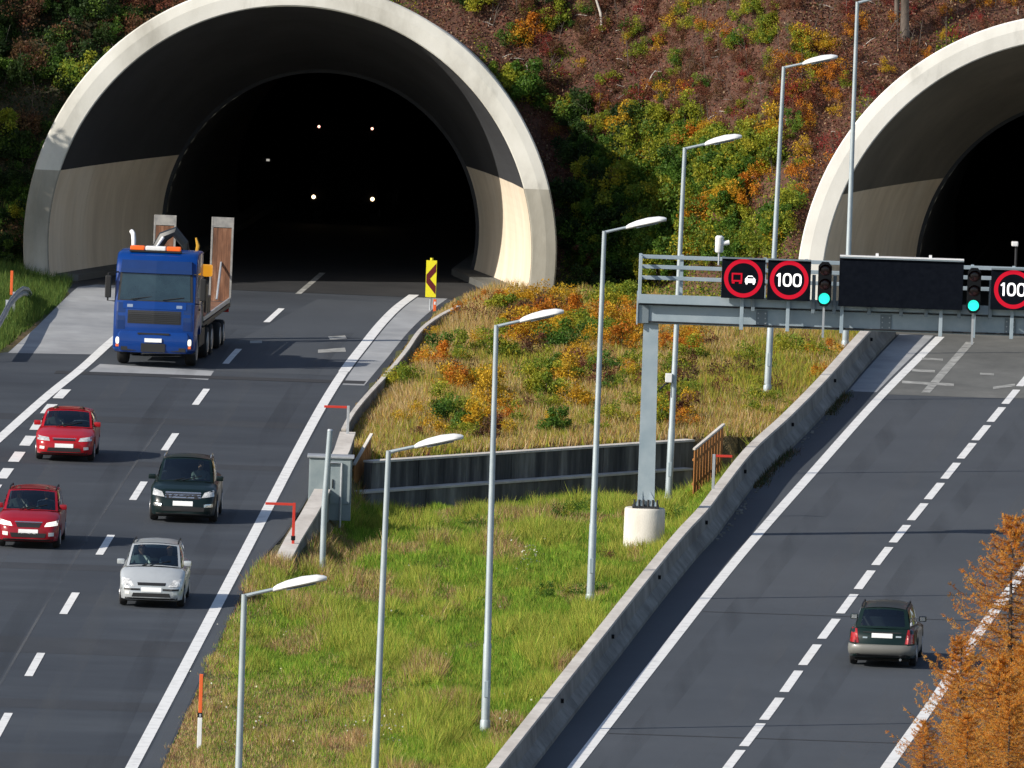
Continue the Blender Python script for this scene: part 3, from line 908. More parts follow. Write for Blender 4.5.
def ringmesh(name, cx, cz, r0, r1, y, m, parent, n=40):
    V = []; F = []
    for k in range(n):
        a = 2 * math.pi * k / n
        V += [(cx + r0 * math.cos(a), y, cz + r0 * math.sin(a)), (cx + r1 * math.cos(a), y, cz + r1 * math.sin(a))]
    for k in range(n):
        j = (k + 1) % n
        F.append((2 * k, 2 * k + 1, 2 * j + 1, 2 * j))
    return obj(name, V, F, m, parent)

def textmesh(txt, size, m, name, parent, loc, sx=1.0, bold=.0):
    cu = bpy.data.curves.new(name, 'FONT')
    cu.body = txt; cu.size = size; cu.align_x = 'CENTER'; cu.align_y = 'CENTER'; cu.offset = bold; cu.extrude = .004
    t = bpy.data.objects.new(name, cu); col.objects.link(t)
    dg = bpy.context.evaluated_depsgraph_get()
    me = bpy.data.meshes.new_from_object(t.evaluated_get(dg))
    bpy.data.objects.remove(t); bpy.data.curves.remove(cu)
    me.materials.clear(); me.materials.append(m)
    o = link(name, me, parent)
    o.location = loc; o.rotation_euler = (math.pi / 2, 0, 0); o.scale = (sx, 1, 1)
    return o

def numerals(parent):
    # LED digits of the speed limit: a flagged one and two tall rounded noughts
    t = .055
    bm = bmesh.new()
    q = [(-.245, -.185), (-.245, .185), (-.295, .185), (-.365, .115), (-.335, .085), (-.245 - t, .125), (-.245 - t, -.185)]
    bm.faces.new([bm.verts.new((x, -.207, z)) for x, z in q])
    bmobj('numeral', bm, M['led_white'], parent)
    for cx in (-.055, .225):
        V = []; F = []; n = 28
        for k in range(n):
            a = 2 * math.pi * k / n
            c, s = math.cos(a), math.sin(a)
            e = lambda v, p: math.copysign(abs(v) ** p, v)
            for w, h in ((.125, .188), (.125 - t, .188 - t)):
                V.append((cx + w * e(c, .72), -.207, h * e(s, .72)))
        for k in range(n):
            j = (k + 1) % n
            F.append((2 * k, 2 * j, 2 * j + 1, 2 * k + 1))
        obj('numeral', V, F, M['led_white'], parent)
YF = -.70                                     # front plane of the uprights in the gantry frame
def display(px0, py0, px1, py1, label, name='speed_sign', cat='sign', group=None):
    x0, z1 = gl(px0, py0); x1, z0 = gl(px1, py1)
    root = empty(name, G0 + Vector(((x0 + x1) / 2, YF, (z0 + z1) / 2)))
    props(root, label, cat, group)
    w, h = (x1 - x0) / 2, (z1 - z0) / 2
    box('housing', -w, w, -.20, -.003, -h, h, M['panel_black'], root, .012)
    box('visor', -w, w, -.26, -.202, h - .03, h + .01, M['gantry_dark'], root)
    return root, w, h
s1, w, h = display(722, 255, 764, 297, 'lit sign with a red ring, a red lorry and a white car')
ringmesh('ring', 0, 0, .43, .545, -.204, M['led_red'], s1)
bm = bmesh.new()
for q in ((-.33, -.03, .10, .145), (-.33, -.03, -.10, -.055), (-.33, -.285, -.055, .10), (-.075, -.03, -.055, .10), (-.32, -.24, -.155, -.105), (-.12, -.04, -.155, -.105)):
    bbox(bm, q[0], q[1], -.212, -.204, q[2], q[3])
bmobj('lorry_symbol', bm, M['led_red'], s1)
bm = bmesh.new()
vs = [(.05, -.12), (.34, -.12), (.34, -.02), (.30, .02), (.25, .08), (.13, .08), (.08, .02), (.05, -.02)]
f = [bm.verts.new((x, -.206, z)) for x, z in vs]; bm.faces.new(f)
for x in (.07, .27): bbox(bm, x, x + .05, -.212, -.205, -.165, -.12)
bmobj('car_symbol', bm, M['led_white'], s1)
bm = bmesh.new(); bbox(bm, .115, .275, -.215, -.208, .0, .05)
bmobj('car_windscreen', bm, M['panel_black'], s1)
for px, lab in (((768, 256.5, 809.5, 299), 'lit 100 speed limit sign next to the lorry sign'), ((991, 266, 1034, 308.5), 'lit 100 speed limit sign next to the green signal over the dashed lane line')):
    s2, w, h = display(*px, lab)
    ringmesh('ring', 0, 0, .43, .545, -.204, M['led_red'], s2)
    numerals(s2)
s3, w, h = display(839.5, 254.5, 961.5, 308, 'large blank black message board', 'message_board', 'message board')
box('top_trim', -w, w, -.21, .0, h + .012, h + .045, M['white'], s3)
for x in (-.7, .8): box('eye_bolt', x - .04, x + .04, -.1, -.02, h + .046, h + .12, M['white'], s3)
def signal(cx, top, bot, label):
    x, z1 = gl(cx, top); _, z0 = gl(cx, bot)
    root = empty('traffic_light', G0 + Vector((x, YF, (z0 + z1) / 2)))
    props(root, label, 'traffic light', 'lane signals on the gantry')
    h = (z1 - z0) / 2; w = .19
    bm = bmesh.new()
    prof = [(-w, -h + .12), (-w + .1, -h), (w - .1, -h), (w, -h + .12), (w, h - .12), (w - .1, h), (-w + .1, h), (-w, h - .12)]
    lo = [bm.verts.new((a, -.003, b)) for a, b in prof]; hi = [bm.verts.new((a, -.22, b)) for a, b in prof]
    bm.faces.new(hi); bm.faces.new(lo)
    for k in range(8): bm.faces.new((lo[k], lo[(k + 1) % 8], hi[(k + 1) % 8], hi[k]))
    bmobj('housing', bm, M['black'], root)
    for k, (zz, mm) in enumerate(((h - .22, M['lens_dark']), (0.0, M['lens_dark']), (-h + .22, M['lamp_green']))):
        bm = blathe(bmesh.new(), [(-.222, .155), (-.235, .14), (-.25, .08), (-.252, .01)], 20, 'Y', (0, 0, zz))
        l = bmobj('lens', bm, mm, root, smooth=True)
        V = []; F = []
        for j in range(13):
            a = math.pi * (-.05 + 1.1 * j / 12)
            for y in (-.223, -.40 if 2 < j < 10 else -.33):
                V.append((.175 * math.cos(a), y, zz + .175 * math.sin(a)))
            if j: F.append((2 * j - 2, 2 * j - 1, 2 * j + 1, 2 * j))
        obj('hood', V, F, M['black'], l)
    box('bracket', -.03, .03, -.002, .1, -h - .9, -h + .2, M['galv'], root)
    return root
signal(825, 260, 304, 'green lane signal beside the first 100 sign and the message board')
signal(974, 266, 311, 'green lane signal on the other side of the message board')
x, z = gl(719, 258)
cmr = empty('camera', G0 + Vector((x, .3, z + .07)))
cmr.name = 'surveillance_camera'
props(cmr, 'small white camera on a stub above the gantry railing', 'camera')
tube('stub', [(0, .12, -.3), (0, .12, .1)], .03, M['galv'], cmr)
tube('housing', [(0, 0, .07), (0, 0, .1), (0, 0, .5), (0, 0, .54)], [.10, .12, .12, .08], M['white'], cmr, 12)
tube('lens_tube', [(.1, 0, .33), (.28, 0, .36)], .07, M['white'], cmr, 10)

# ---- marker posts
def delineator(px, py, label, top=.95, low=.8):
    p = PG(px, py)
    r = empty('marker_post', (p.x, p.y, p.z))
    props(r, label, 'marker post')
    box('lower_stake', -.055, .055, -.035, .035, -.15, low, M['white'], r, .012)
    box('black_band', -.06, .06, -.04, .04, low + .002, low + .11, M['black'], r, .01)
    box('orange_stake', -.045, .045, -.028, .028, low + .112, low + .112 + top, M['orange'], r, .012)
    box('reflector', -.025, .025, -.047, -.0405, low + .02, low + .09, M['galv'], r)
    return r
delineator(199, 750, 'orange and white marker post in the grass edge beside the left carriageway')
delineator(11, 303, 'orange marker post behind the bent guardrail', .80, .15)
def wing_marker(px, py, z, h, reach, red_post, label):
    p = P(px, py, z)
    r = empty('marker_post', p)
    props(r, label, 'marker post')
    mm = M['red'] if red_post else M['galv']
    box('post', -.04, .04, -.04, .04, -.12, h, mm, r, .008)
    box('arm', min(0, reach), max(0, reach), -.03, .03, h - .08, h - .01, M['red'], r, .008) if reach > 0 else box('arm', reach, -.042, -.03, .03, h - .08, h - .01, M['red'], r, .008)
    if red_post: box('clamp', -.06, .06, -.06, .06, .08, .2, M['black'], r, .01)
wing_marker(293, 543, .17, 1.12, -.80, True, 'red post with a side arm on the wing wall')
wing_marker(347.5, 436, .6, .90, -.72, False, 'grey post with a red side arm at the end of the parapet')
q = P(713, 490, .8)
wing_marker(713, 489, .8, 1.0, .52, False, 'grey post with a red side arm on the barrier by the rusty fence')

# ---- chevron sign
p = PG(430, 312)
ch = empty('chevron_sign', p)
props(ch, 'yellow sign with one dark red chevron beside the left tunnel mouth', 'sign')
tube('post', [(0, 0, -.2), (0, 0, 1.8)], .035, M['galv'], ch)
bm = bbox(bmesh.new(), -.175, .175, -.07, -.036, .50, 1.72)
bmobj('board', bm, M['yellow'], ch)
for zc in (1.11,):
    V = [(.16, -.074, zc + .52), (-.16, -.074, zc + .13), (-.16, -.074, zc - .13), (.16, -.074, zc - .52), (.16, -.074, zc - .24), (-.04, -.074, zc), (.16, -.074, zc + .24)]
    obj('chevron', V, [(0, 1, 5, 6), (1, 2, 5), (2, 3, 4, 5)], M['maroon'], ch)
tube('cap', [(0, -.03, 1.722), (0, -.03, 1.80)], .05, M['yellow'], ch)
p = PG(434.5, 313)
st = empty('marker_post', p)
props(st, 'short orange stake at the foot of the chevron sign', 'marker post')
box('stake', -.05, .05, -.03, .03, -.15, .46, M['orange'], st, .01)
box('reflector', -.025, .025, -.037, -.0305, .28, .38, M['white'], st)

# ---- cabinet
p = P(329, 507, 0)
zg = ground_at(p)
cb = empty('control_cabinet', (p.x, p.y, zg))
props(cb, 'grey-green steel control cabinet with two doors behind the plain post', 'cabinet')
H0 = 1.42 - zg
box('body', -.60, .62, -.25, .35, .0, H0, M['cabinet'], cb, .015)
box('roof', -.66, .68, -.33, .42, H0 + .002, H0 + .07, M['galv'], cb, .015)
for x0, x1 in ((-.56, -.02), (.02, .58)):
    d = box('door', x0, x1, -.275, -.252, H0 - 1.3, H0 - .06, M['cabinet'], cb, .008)
    xh = x1 - .07 if x0 < 0 else x0 + .05
    box('handle', xh, xh + .03, -.31, -.277, H0 - .85, H0 - .6, M['black'], d, .005)
tube('conduit', [(.33, -.33, -.2), (.33, -.33, H0 - .12), (-.1, -.33, H0 - .12)], .035, M['galv'], cb)

# ---- rusty slat fences and the stairs
def slat_fence(label, a, b, za, zb_, h, n):
    root = empty('slat_fence', (a.x, a.y, za))
    props(root, label, 'fence')
    d = Vector((b.x - a.x, b.y - a.y, 0)); t = d.normalized(); nr = Vector((t.y, -t.x, 0)); L = d.length
    def quadbox(nm, s0, s1, lo0, lo1, hi0, hi1, th, m):
        bm = bmesh.new()
        pts = [(s0, lo0), (s1, lo1), (s1, hi1), (s0, hi0)]
        A = [bm.verts.new(t * s + nr * th[0] + Vector((0, 0, z))) for s, z in pts]
        B = [bm.verts.new(t * s + nr * th[1] + Vector((0, 0, z))) for s, z in pts]
        bm.faces.new(A); bm.faces.new(list(reversed(B)))
        for k in range(4): bm.faces.new((A[k], A[(k + 1) % 4], B[(k + 1) % 4], B[k]))
        bmobj(nm, bm, m, root)
    rise = zb_ - za
    for k in range(n):
        s0, s1 = L * k / n, L * (k + .84) / n
        r0, r1 = rise * s0 / L, rise * s1 / L
        quadbox('slat', s0, s1, r0, r1, r0 + h, r1 + h, (0, .03), M['rust'])
    quadbox('top_rail', -.02, L + .02, h + .002, h + rise + .002, h + .06, h + rise + .06, (-.03, .06), M['coping'])
    for z in (.25, h * .75):
        quadbox('cross_rail', 0, L, z, z + rise, z + .06, z + rise + .06, (-.04, -.002), M['rust'])
    return root
a = P(353, 489, -.75); slat_fence('narrow rusty slat fence beside the small stairs', a, Vector((a.x + .46, a.y + 1.3, 0)), -.75, .05, .70, 9)
a = P(692.5, 494, -.6); slat_fence('rusty slat fence between the retaining walls and the right barrier', a, Vector((a.x + .86, a.y + 2.6, 0)), -.6, -.05, 1.3, 10)
p = P(358, 497, -1.2)
stt = empty('concrete_stairs', (p.x, p.y, -1.4))
props(stt, 'small flight of concrete stairs at the end of the retaining walls', 'stairs')
for k in range(7):
    x0 = .02 + .075 * k; y0 = -.2 + .30 * k
    box('step', x0, x0 + .42, y0, y0 + .30, -.3, .17 * (k + 1), M['concrete_wall'] if k % 2 else M['concrete'], stt, .01)

# ---- guardrail
gp = [P(-14, 340, .7), P(0, 322, .7), P(10, 303, .7), P(17, 295, .7), P(23, 291, .62), P(28, 292, .42), P(31, 297, .2)]
g0 = Vector((gp[0].x, gp[0].y, 0))
gr = empty('guardrail', g0)
props(gr, 'bent steel guardrail on the grass verge before the left tunnel', 'guardrail')
wprof = [(.00, -.16), (.04, -.13), (.04, -.06), (-.02, 0), (.04, .06), (.04, .13), (0, .16), (-.012, .16), (.028, .125), (.028, .065), (-.035, 0), (.028, -.065), (.028, -.125), (-.012, -.16)]
pts = [p - g0 for p in gp]
bmobj('beam', sweep(bmesh.new(), wprof, pts), M['galv'], gr)
for k in (0, 1, 2, 3):
    q = pts[k]
    box('post', q.x - .14, q.x - .05, q.y - .05, q.y + .05, -.2, q.z + .1, M['galv'], gr)

# ================================================================== vehicles
def paint(name, c, rough=.28, metal=.0, coat=.4):
    return mat(name, c, rough, metal, coat=coat, spec=.3, c2=tuple(v * .82 for v in c), scale=1.5, world=False, lo=.4, hi=.8)
M['glass'] = glassmat('car_glass', (.42, .54, .54), .06)
M['glass_dark'] = glassmat('car_glass_dark', (.10, .13, .14), .10)
M['tyre'] = mat('tyre', (.014, .014, .015), .85)
M['rim_metal'] = mat('rim_metal', (.42, .43, .45), .35, .8)
M['trim'] = mat('black_trim', (.012, .012, .013), .55)
M['under'] = mat('underbody', (.008, .008, .008), .9)
M['seat'] = mat('seat_cloth', (.035, .036, .040), .9)
M['headlight'] = mat('headlight_glass', (.62, .64, .64), .12, coat=1.0, c2=(.26, .27, .28), scale=9, world=False, lo=.3, hi=.75)
M['headlight_smoke'] = mat('headlight_smoke', (.30, .31, .32), .1, coat=1.0, c2=(.75, .76, .76), scale=7, world=False, lo=.4, hi=.6)
M['headlight_on'] = mat('headlight_lit', (.9, .9, .85), .12, emit=(1, .93, .75), estr=.55)
M['fog'] = mat('fog_lamp', (.75, .76, .74), .15, coat=1.0)
M['plate'] = mat('number_plate', (.82, .83, .83), .45)
M['chrome'] = mat('chrome', (.70, .72, .74), .2, .9)
M['tail'] = mat('tail_light', (.26, .004, .008), .2, coat=.6, c2=(.42, .02, .02), scale=7, world=False)
M['skin'] = mat('skin', (.52, .30, .21), .6)
M['hair'] = mat('hair', (.05, .03, .02), .8)

def pl(x, table):
    return float(np.interp(x, [t[0] for t in table], [t[1] for t in table]))

_wheel_cache = {}
def wheel(parent, x, y, r, w, side):
    key = (r, w)
    if key not in _wheel_cache:
        t = blathe(bmesh.new(), [(-w / 2, r * .62), (-w / 2, r * .90), (-w * .38, r * .985), (-w * .2, r), (w * .2, r), (w * .38, r * .985), (w / 2, r * .90), (w / 2, r * .62)], 28, 'Y')
        bmesh.ops.recalc_face_normals(t, faces=t.faces)
        tm = bpy.data.meshes.new('wheel'); t.to_mesh(tm); t.free(); tm.materials.append(M['tyre'])
        tm.polygons.foreach_set('use_smooth', [True] * len(tm.polygons)); tm.set_sharp_from_angle(angle=math.radians(40))
        b = bmesh.new()
        blathe(b, [(w / 2 + .001, r * .66), (w / 2 + .012, r * .64), (w / 2 + .002, r * .58), (w / 2 - .05, r * .55), (w / 2 - .06, .03)], 24, 'Y')
        for k in range(5):
            a = 2 * math.pi * k / 5
            ca, sa = math.cos(a), math.sin(a)
            q = [(-.03, .03), (.03, .03), (.045, r * .58), (-.045, r * .58)]
            vs = [b.verts.new((u * ca + v * sa, w / 2 + .004, -u * sa + v * ca)) for u, v in q]
            vb = [b.verts.new((u * ca + v * sa, w / 2 - .03, -u * sa + v * ca)) for u, v in q]
            b.faces.new(vs)
            for i in range(4): b.faces.new((vs[i], vs[(i + 1) % 4], vb[(i + 1) % 4], vb[i]))
        bmesh.ops.recalc_face_normals(b, faces=b.faces)
        rm = bpy.data.meshes.new('rim'); b.to_mesh(rm); b.free(); rm.materials.append(M['rim_metal'])
        _wheel_cache[key] = (tm, rm)
    tm, rm = _wheel_cache[key]
    o = link('wheel', tm, parent, (x, y, r))
    if side < 0: o.rotation_euler = (0, 0, math.pi)
    link('rim', rm, o)
    return o

def person(name, label, loc, rz, shirt, sitting=True, hair=None):
    """seated figure grown from a joint skeleton: one continuous body, clothes by height, hair as a child"""
    me = bpy.data.meshes.new(name)
    J = [(0, 0, .0), (.02, 0, .22), (.03, 0, .42), (.05, 0, .52), (.07, 0, .60), (.08, 0, .70), (.085, 0, .80),
         (.03, .19, .44), (.12, .25, .22), (.38, .17, .27), (.47, .15, .30),
         (.03, -.19, .44), (.12, -.25, .22), (.38, -.17, .27), (.47, -.15, .30),
         (.22, .10, -.02), (.46, .13, .04), (.22, -.10, -.02), (.46, -.13, .04)]
    E = [(0, 1), (1, 2), (2, 3), (3, 4), (4, 5), (5, 6), (2, 7), (7, 8), (8, 9), (9, 10), (2, 11), (11, 12), (12, 13), (13, 14), (0, 15), (15, 16), (0, 17), (17, 18)]
    Rr = [(.16, .15), (.14, .17), (.12, .17), (.055, .055), (.07, .065), (.10, .082), (.075, .065),
          (.065, .065), (.05, .05), (.04, .04), (.045, .03), (.065, .065), (.05, .05), (.04, .04), (.045, .03),
          (.09, .09), (.075, .075), (.09, .09), (.075, .075)]
    me.from_pydata(J, E, [])
    o = bpy.data.objects.new(name, me); col.objects.link(o)
    sk = o.modifiers.new('skin', 'SKIN')
    for i, d in enumerate(me.skin_vertices[0].data):
        d.radius = Rr[i]; d.use_root = (i == 0)
    ss = o.modifiers.new('sub', 'SUBSURF'); ss.levels = 2; ss.render_levels = 2
    dg = bpy.context.evaluated_depsgraph_get()
    body = bpy.data.meshes.new_from_object(o.evaluated_get(dg))
    bpy.data.objects.remove(o)
    body.materials.clear(); body.materials.append(shirt); body.materials.append(M['skin']); body.materials.append(M['seat'])
    for p in body.polygons:
        c = p.center
        p.material_index = 1 if (c.z > .53 or c.x > .40 and c.z > .2) else (2 if c.z < .02 else 0)
        p.use_smooth = True
    r = link(name, body, None, loc, rz)
    props(r, label, 'person')
    bm = bmesh.new()
    bmesh.ops.create_icosphere(bm, subdivisions=2, radius=1, matrix=Matrix.Translation((.055, 0, .755)) @ Matrix.Diagonal((.115, .095, .105, 1)))
    bmesh.ops.delete(bm, geom=[v for v in bm.verts if v.co.x > .10 and v.co.z < .80], context='VERTS')
    bmobj('hair', bm, hair or M['hair'], r, smooth=True)
    bm = bmesh.new()
    for s in (-1, 1):
        bbox(bm, .165, .18, s * .035 - .014, s * .035 + .014, .725, .737)
    bmobj('eyes', bm, M['trim'], r)
    bm = bmesh.new()
    v = [bm.verts.new(q) for q in ((.165, -.016, .68), (.165, .016, .68), (.20, 0, .685), (.17, 0, .725))]
    for f in ((0, 1, 2), (0, 2, 3), (1, 3, 2)): bm.faces.new([v[i] for i in f])
    bmobj('nose', bm, M['skin'], r)
    return r

def car(name, label, cat, px, axle, heading, p, face=True):
    """axle: 'front' or 'rear' wheels stand on the surveyed point; heading: direction of travel in the plane"""
    L, W, H, wb, fo, r = p['L'], p['W'], p['H'], p['wb'], p['fo'], p['r']
    g = P(*px)
    rz = math.atan2(heading.y, heading.x)
    ax = L / 2 - fo if axle == 'front' else L / 2 - fo - wb
    d = Vector((heading.x, heading.y, 0)).normalized()
    loc = Vector((g.x, g.y, .012)) - d * ax
    root = empty(name, loc, rz)
    props(root, label, cat)
    hw = W / 2
    X = lambda u: L / 2 - u
    uf, ur = fo, fo + wb
    ra = r + .055
    us = sorted(set([round(v, 3) for v in list(np.linspace(0, .3, 6)) + list(np.linspace(.3, L - .3, 26)) + list(np.linspace(L - .3, L, 6)) +
                     [c + ra * math.cos(a) for c in (uf, ur) for a in np.linspace(0, math.pi, 11)]]))
    wt = p.get('plan', [(0, .64), (.04, .76), (.12, .865), (.3, .95), (.6, .985), (.95, 1), (L - .7, 1), (L - .25, .955), (L - .08, .88), (L, .78)])
    secs = []
    for u in us:
        w = hw * pl(u, wt); zt = pl(u, p['top'])
        zb = pl(u, [(0, .26), (.1, .20), (.4, .19), (L - .4, .21), (L - .1, .26), (L, .34)])
        for c in (uf, ur):
            if abs(u - c) < ra: zb = max(zb, r + math.sqrt(ra * ra - (u - c) ** 2))
        zb = min(zb, zt - .12)
        cr = p.get('crown', .03) if u < p['ws'] else .0
        q = [(0, zb), (.86 * w, zb), (.955 * w, zb + .03), (.99 * w, zb + .3 * (zt - zb)), (w, zb + .55 * (zt - zb)), (.985 * w, zt - .16 * (zt - zb) - .04), (.95 * w, zt - .055), (.875 * w, zt - .012), (.55 * w, zt + cr * .8), (0, zt + cr)]
        row = []
        for (y, z) in q:
            lean = 0
            if u < .7: lean = p.get('nose', .14) * float(smooth01((z - .52) / .3)) * (1 - u / .7)
            if u > L - .5: lean = -p.get('tailrake', .06) * float(smooth01((z - .6) / .4)) * (1 - (L - u) / .5)
            row.append((X(u + lean), y, z))
        secs.append(row)
    n = len(secs[0])
    V = []; F = []
    for row in secs:
        V += row + [(x, -y, z) for x, y, z in row[1:-1]]
    per_ = 2 * n - 2
    order = list(range(n)) + list(range(2 * n - 3, n - 1, -1))       # once round the section
    for i in range(len(secs) - 1):
        for k in range(per_):
            a, b = order[k], order[(k + 1) % per_]
            F.append((i * per_ + a, i * per_ + b, (i + 1) * per_ + b, (i + 1) * per_ + a))
    F.append(tuple(order)); F.append(tuple((len(secs) - 1) * per_ + k for k in reversed(order)))
    bvh = BVHTree.FromPolygons([Vector(v) for v in V], F)
    bm = bmesh.new()
    bv = [bm.verts.new(v) for v in V]
    for f in F: bm.faces.new([bv[i] for i in f])
    bmobj('body', bm, p['paint'], root, smooth=True)
    box('underbody', X(L - .35), X(.35), -hw * .8, hw * .8, .15, .3, M['under'], root)
    def decal(nm, quad, m, front=True, nx=8, nz=3, off=.012, th=.03, parent=root):
        """panel laid on the body skin, seen from ahead or behind; quad = four (y, z) corners"""
        s = 1 if front else -1
        G = []
        for j in range(nz + 1):
            for i in range(nx + 1):
                a, b = i / nx, j / nz
                y = (quad[0][0] * (1 - a) + quad[1][0] * a) * (1 - b) + (quad[3][0] * (1 - a) + quad[2][0] * a) * b
                z = (quad[0][1] * (1 - a) + quad[1][1] * a) * (1 - b) + (quad[3][1] * (1 - a) + quad[2][1] * a) * b
                h = bvh.ray_cast(Vector((s * (L / 2 + 2), y, z)), Vector((-s, 0, 0)))
                x = h[0].x if h[0] is not None else s * (L / 2 - .4)
                G.append(Vector((x + s * off, y, z)))
        nn = len(G)
        Vv = G + [Vector((v.x - s * th, v.y, v.z)) for v in G]
        Ff = []
        w1 = nx + 1
        for j in range(nz):
            for i in range(nx):
                k = j * w1 + i
                Ff.append((k, k + 1, k + w1 + 1, k + w1))
        rim_ = [i for i in range(nx)] + [nx + w1 * j for j in range(nz)] + [nz * w1 + nx - i for i in range(nx)] + [w1 * (nz - j) for j in range(nz)]
        for i in range(len(rim_)):
            a, b = rim_[i], rim_[(i + 1) % len(rim_)]
            Ff.append((a, b, nn + b, nn + a))
        return obj(nm, Vv, Ff, m, parent, smooth=False)
    # greenhouse
    ws, wtop, re, rb = p['ws'], p['wtop'], p['roof_end'], p['rear_base']
    zr = H - .045
    hb0, hr = hw * p.get('belt_w', .885), hw * p.get('roof_w', .70)
    beltz = lambda u: pl(u, p['top']) + .004
    def S_ws(a, b):
        s = 2 * a - 1
        B = Vector((X(ws + .16 * s * s), hb0 * .93 * s, beltz(ws) + p.get('crown', .03) * (1 - s * s)))
        T = Vector((X(wtop + .08 * s * s), hr * .97 * s, zr - .05 * s * s))
        v = B.lerp(T, b); v.z += .04 * math.sin(math.pi * b); return v
    def S_rw(a, b):
        s = 1 - 2 * a
        B = Vector((X(rb - .08 * s * s), hb0 * .90 * s, beltz(rb)))
        T = Vector((X(re - .05 * s * s), hr * .95 * s, zr - .03 - .05 * s * s))
        v = B.lerp(T, b); v.x -= .03 * math.sin(math.pi * b); return v
    def S_side(sd):
        def f(t, b):
            ub = ws + .16 + (rb - .08 - ws - .16) * t; ut = wtop + .08 + (re - .05 - wtop - .08) * t
            yb = hb0 * (.93 + .07 * math.sin(math.pi * min(1, t * 1.3 + .1)) - .03 * t); yt = hr * (.97 + .02 * math.sin(math.pi * t) - .02 * t)
            B = Vector((X(ub), sd * yb, beltz(ub))); T = Vector((X(ut), sd * yt, zr - .05 - .03 * t))
            v = B.lerp(T, b); v.y += sd * .03 * math.sin(math.pi * b); return v
        return f
    def patch(nm, f, a0, a1, b0, b1, m, na=6, nb=4, parent=root):
        V = [f(a0 + (a1 - a0) * i / na, b0 + (b1 - b0) * j / nb) for j in range(nb + 1) for i in range(na + 1)]
        F = [(j * (na + 1) + i, j * (na + 1) + i + 1, (j + 1) * (na + 1) + i + 1, (j + 1) * (na + 1) + i) for j in range(nb) for i in range(na)]
        return obj(nm, V, F, m, parent, smooth=True)
    def frame(nm, f, a0, a1, b0, b1, m):
        bm = bmesh.new()
        for (c0, c1, d0, d1) in ((0, a0, 0, 1), (a1, 1, 0, 1), (a0, a1, 0, b0), (a0, a1, b1, 1)):
            na, nb = 6, 4
            vs = [bm.verts.new(f(c0 + (c1 - c0) * i / na, d0 + (d1 - d0) * j / nb)) for j in range(nb + 1) for i in range(na + 1)]
            for j in range(nb):
                for i in range(na):
                    bm.faces.new((vs[j * 7 + i], vs[j * 7 + i + 1], vs[(j + 1) * 7 + i + 1], vs[(j + 1) * 7 + i]))
        bmesh.ops.remove_doubles(bm, verts=bm.verts, dist=.0008)
        return bmobj(nm, bm, m, root, smooth=True)
    patch('windscreen', S_ws, .045, .955, .03, .93, M['glass'], 10, 6)
    frame('windscreen_frame', S_ws, .045, .955, .03, .93, p['paint'])
    rw = patch('rear_window', S_rw, .08, .92, .10, .92, M['glass'], 10, 5)
    frame('tailgate_frame', S_rw, .08, .92, .10, .92, p['paint'])
    for sd in (-1, 1):
        f = S_side(sd)
        cuts = p.get('cuts', [(.10, .46), (.50, .80), (.84, .95)])
        for a, b in cuts: patch('side_window', f, a, b, .05, .90, M['glass_dark'], 5, 4)
        edges = [0] + [v for c in cuts for v in c] + [1]
        bm = bmesh.new()
        def pa(a0, a1, b0, b1):
            vs = [bm.verts.new(f(a0 + (a1 - a0) * i / 4, b0 + (b1 - b0) * j / 4)) for j in range(5) for i in range(5)]
            for j in range(4):
                for i in range(4): bm.faces.new((vs[j * 5 + i], vs[j * 5 + i + 1], vs[(j + 1) * 5 + i + 1], vs[(j + 1) * 5 + i]))
        for k in range(0, len(edges), 2): pa(edges[k], edges[k + 1], 0, 1)
        for a, b in cuts: pa(a, b, 0, .05); pa(a, b, .90, 1)
        bmobj('pillars', bm, p['paint'], root, smooth=True)
    # roof
    def S_roof(a, b):
        s = 2 * a - 1
        uu = (wtop + .08 * s * s) * (1 - b) + (re - .05 * s * s) * b
        y = (hr * .97 * (1 - b) + hr * .95 * b) * s * (1 + .02 * math.sin(math.pi * b))
        z = zr - .05 * s * s - .03 * b + .045 * (1 - s ** 4) * math.sin(math.pi * (.08 + .84 * b)) ** .7
        return Vector((X(uu), y, z))
    patch('roof', S_roof, 0, 1, 0, 1, p['paint'], 12, 10)
    if p.get('rails'):
        for sd in (-1, 1):
            tube('roof_rail', [(X(wtop + .25), sd * hr * .93, zr - .02), (X(wtop + .35), sd * hr * .93, zr + .03), (X(re - .35), sd * hr * .92, zr + .02), (X(re - .2), sd * hr * .92, zr - .03)], .022, M['chrome'] if p['rails'] == 'silver' else M['trim'], root, 6)
    # cabin
    bm = bmesh.new()
    bbox(bm, X(rb - .1), X(ws + .20), -hb0 * .86, hb0 * .86, beltz(ws + .3) - .02, beltz(ws + .3) + .012)
    for sy in (-.38, .38):
        bbox(bm, X(ws + 1.45), X(ws + 1.33), sy - .22, sy + .22, .6, zr - .32, .03)
        bbox(bm, X(ws + 1.46), X(ws + 1.37), sy - .12, sy + .12, zr - .31, zr - .14, .03)
    bbox(bm, X(re + .0), X(re - .14), -hb0 * .7, hb0 * .7, .7, zr - .28, .03)
    bmobj('cabin', bm, M['seat'], root)
    bm = bmesh.new()
    bbox(bm, X(ws + .42), X(ws + .17), -hb0 * .82, hb0 * .82, beltz(ws) - .05, beltz(ws) + .02, .01)
    bmobj('dashboard', bm, M['trim'], root)
    # wheels
    for u in (uf, ur):
        for sd in (1, -1):
            wheel(root, X(u), sd * (hw - .115), r, p.get('tw', .195), sd)
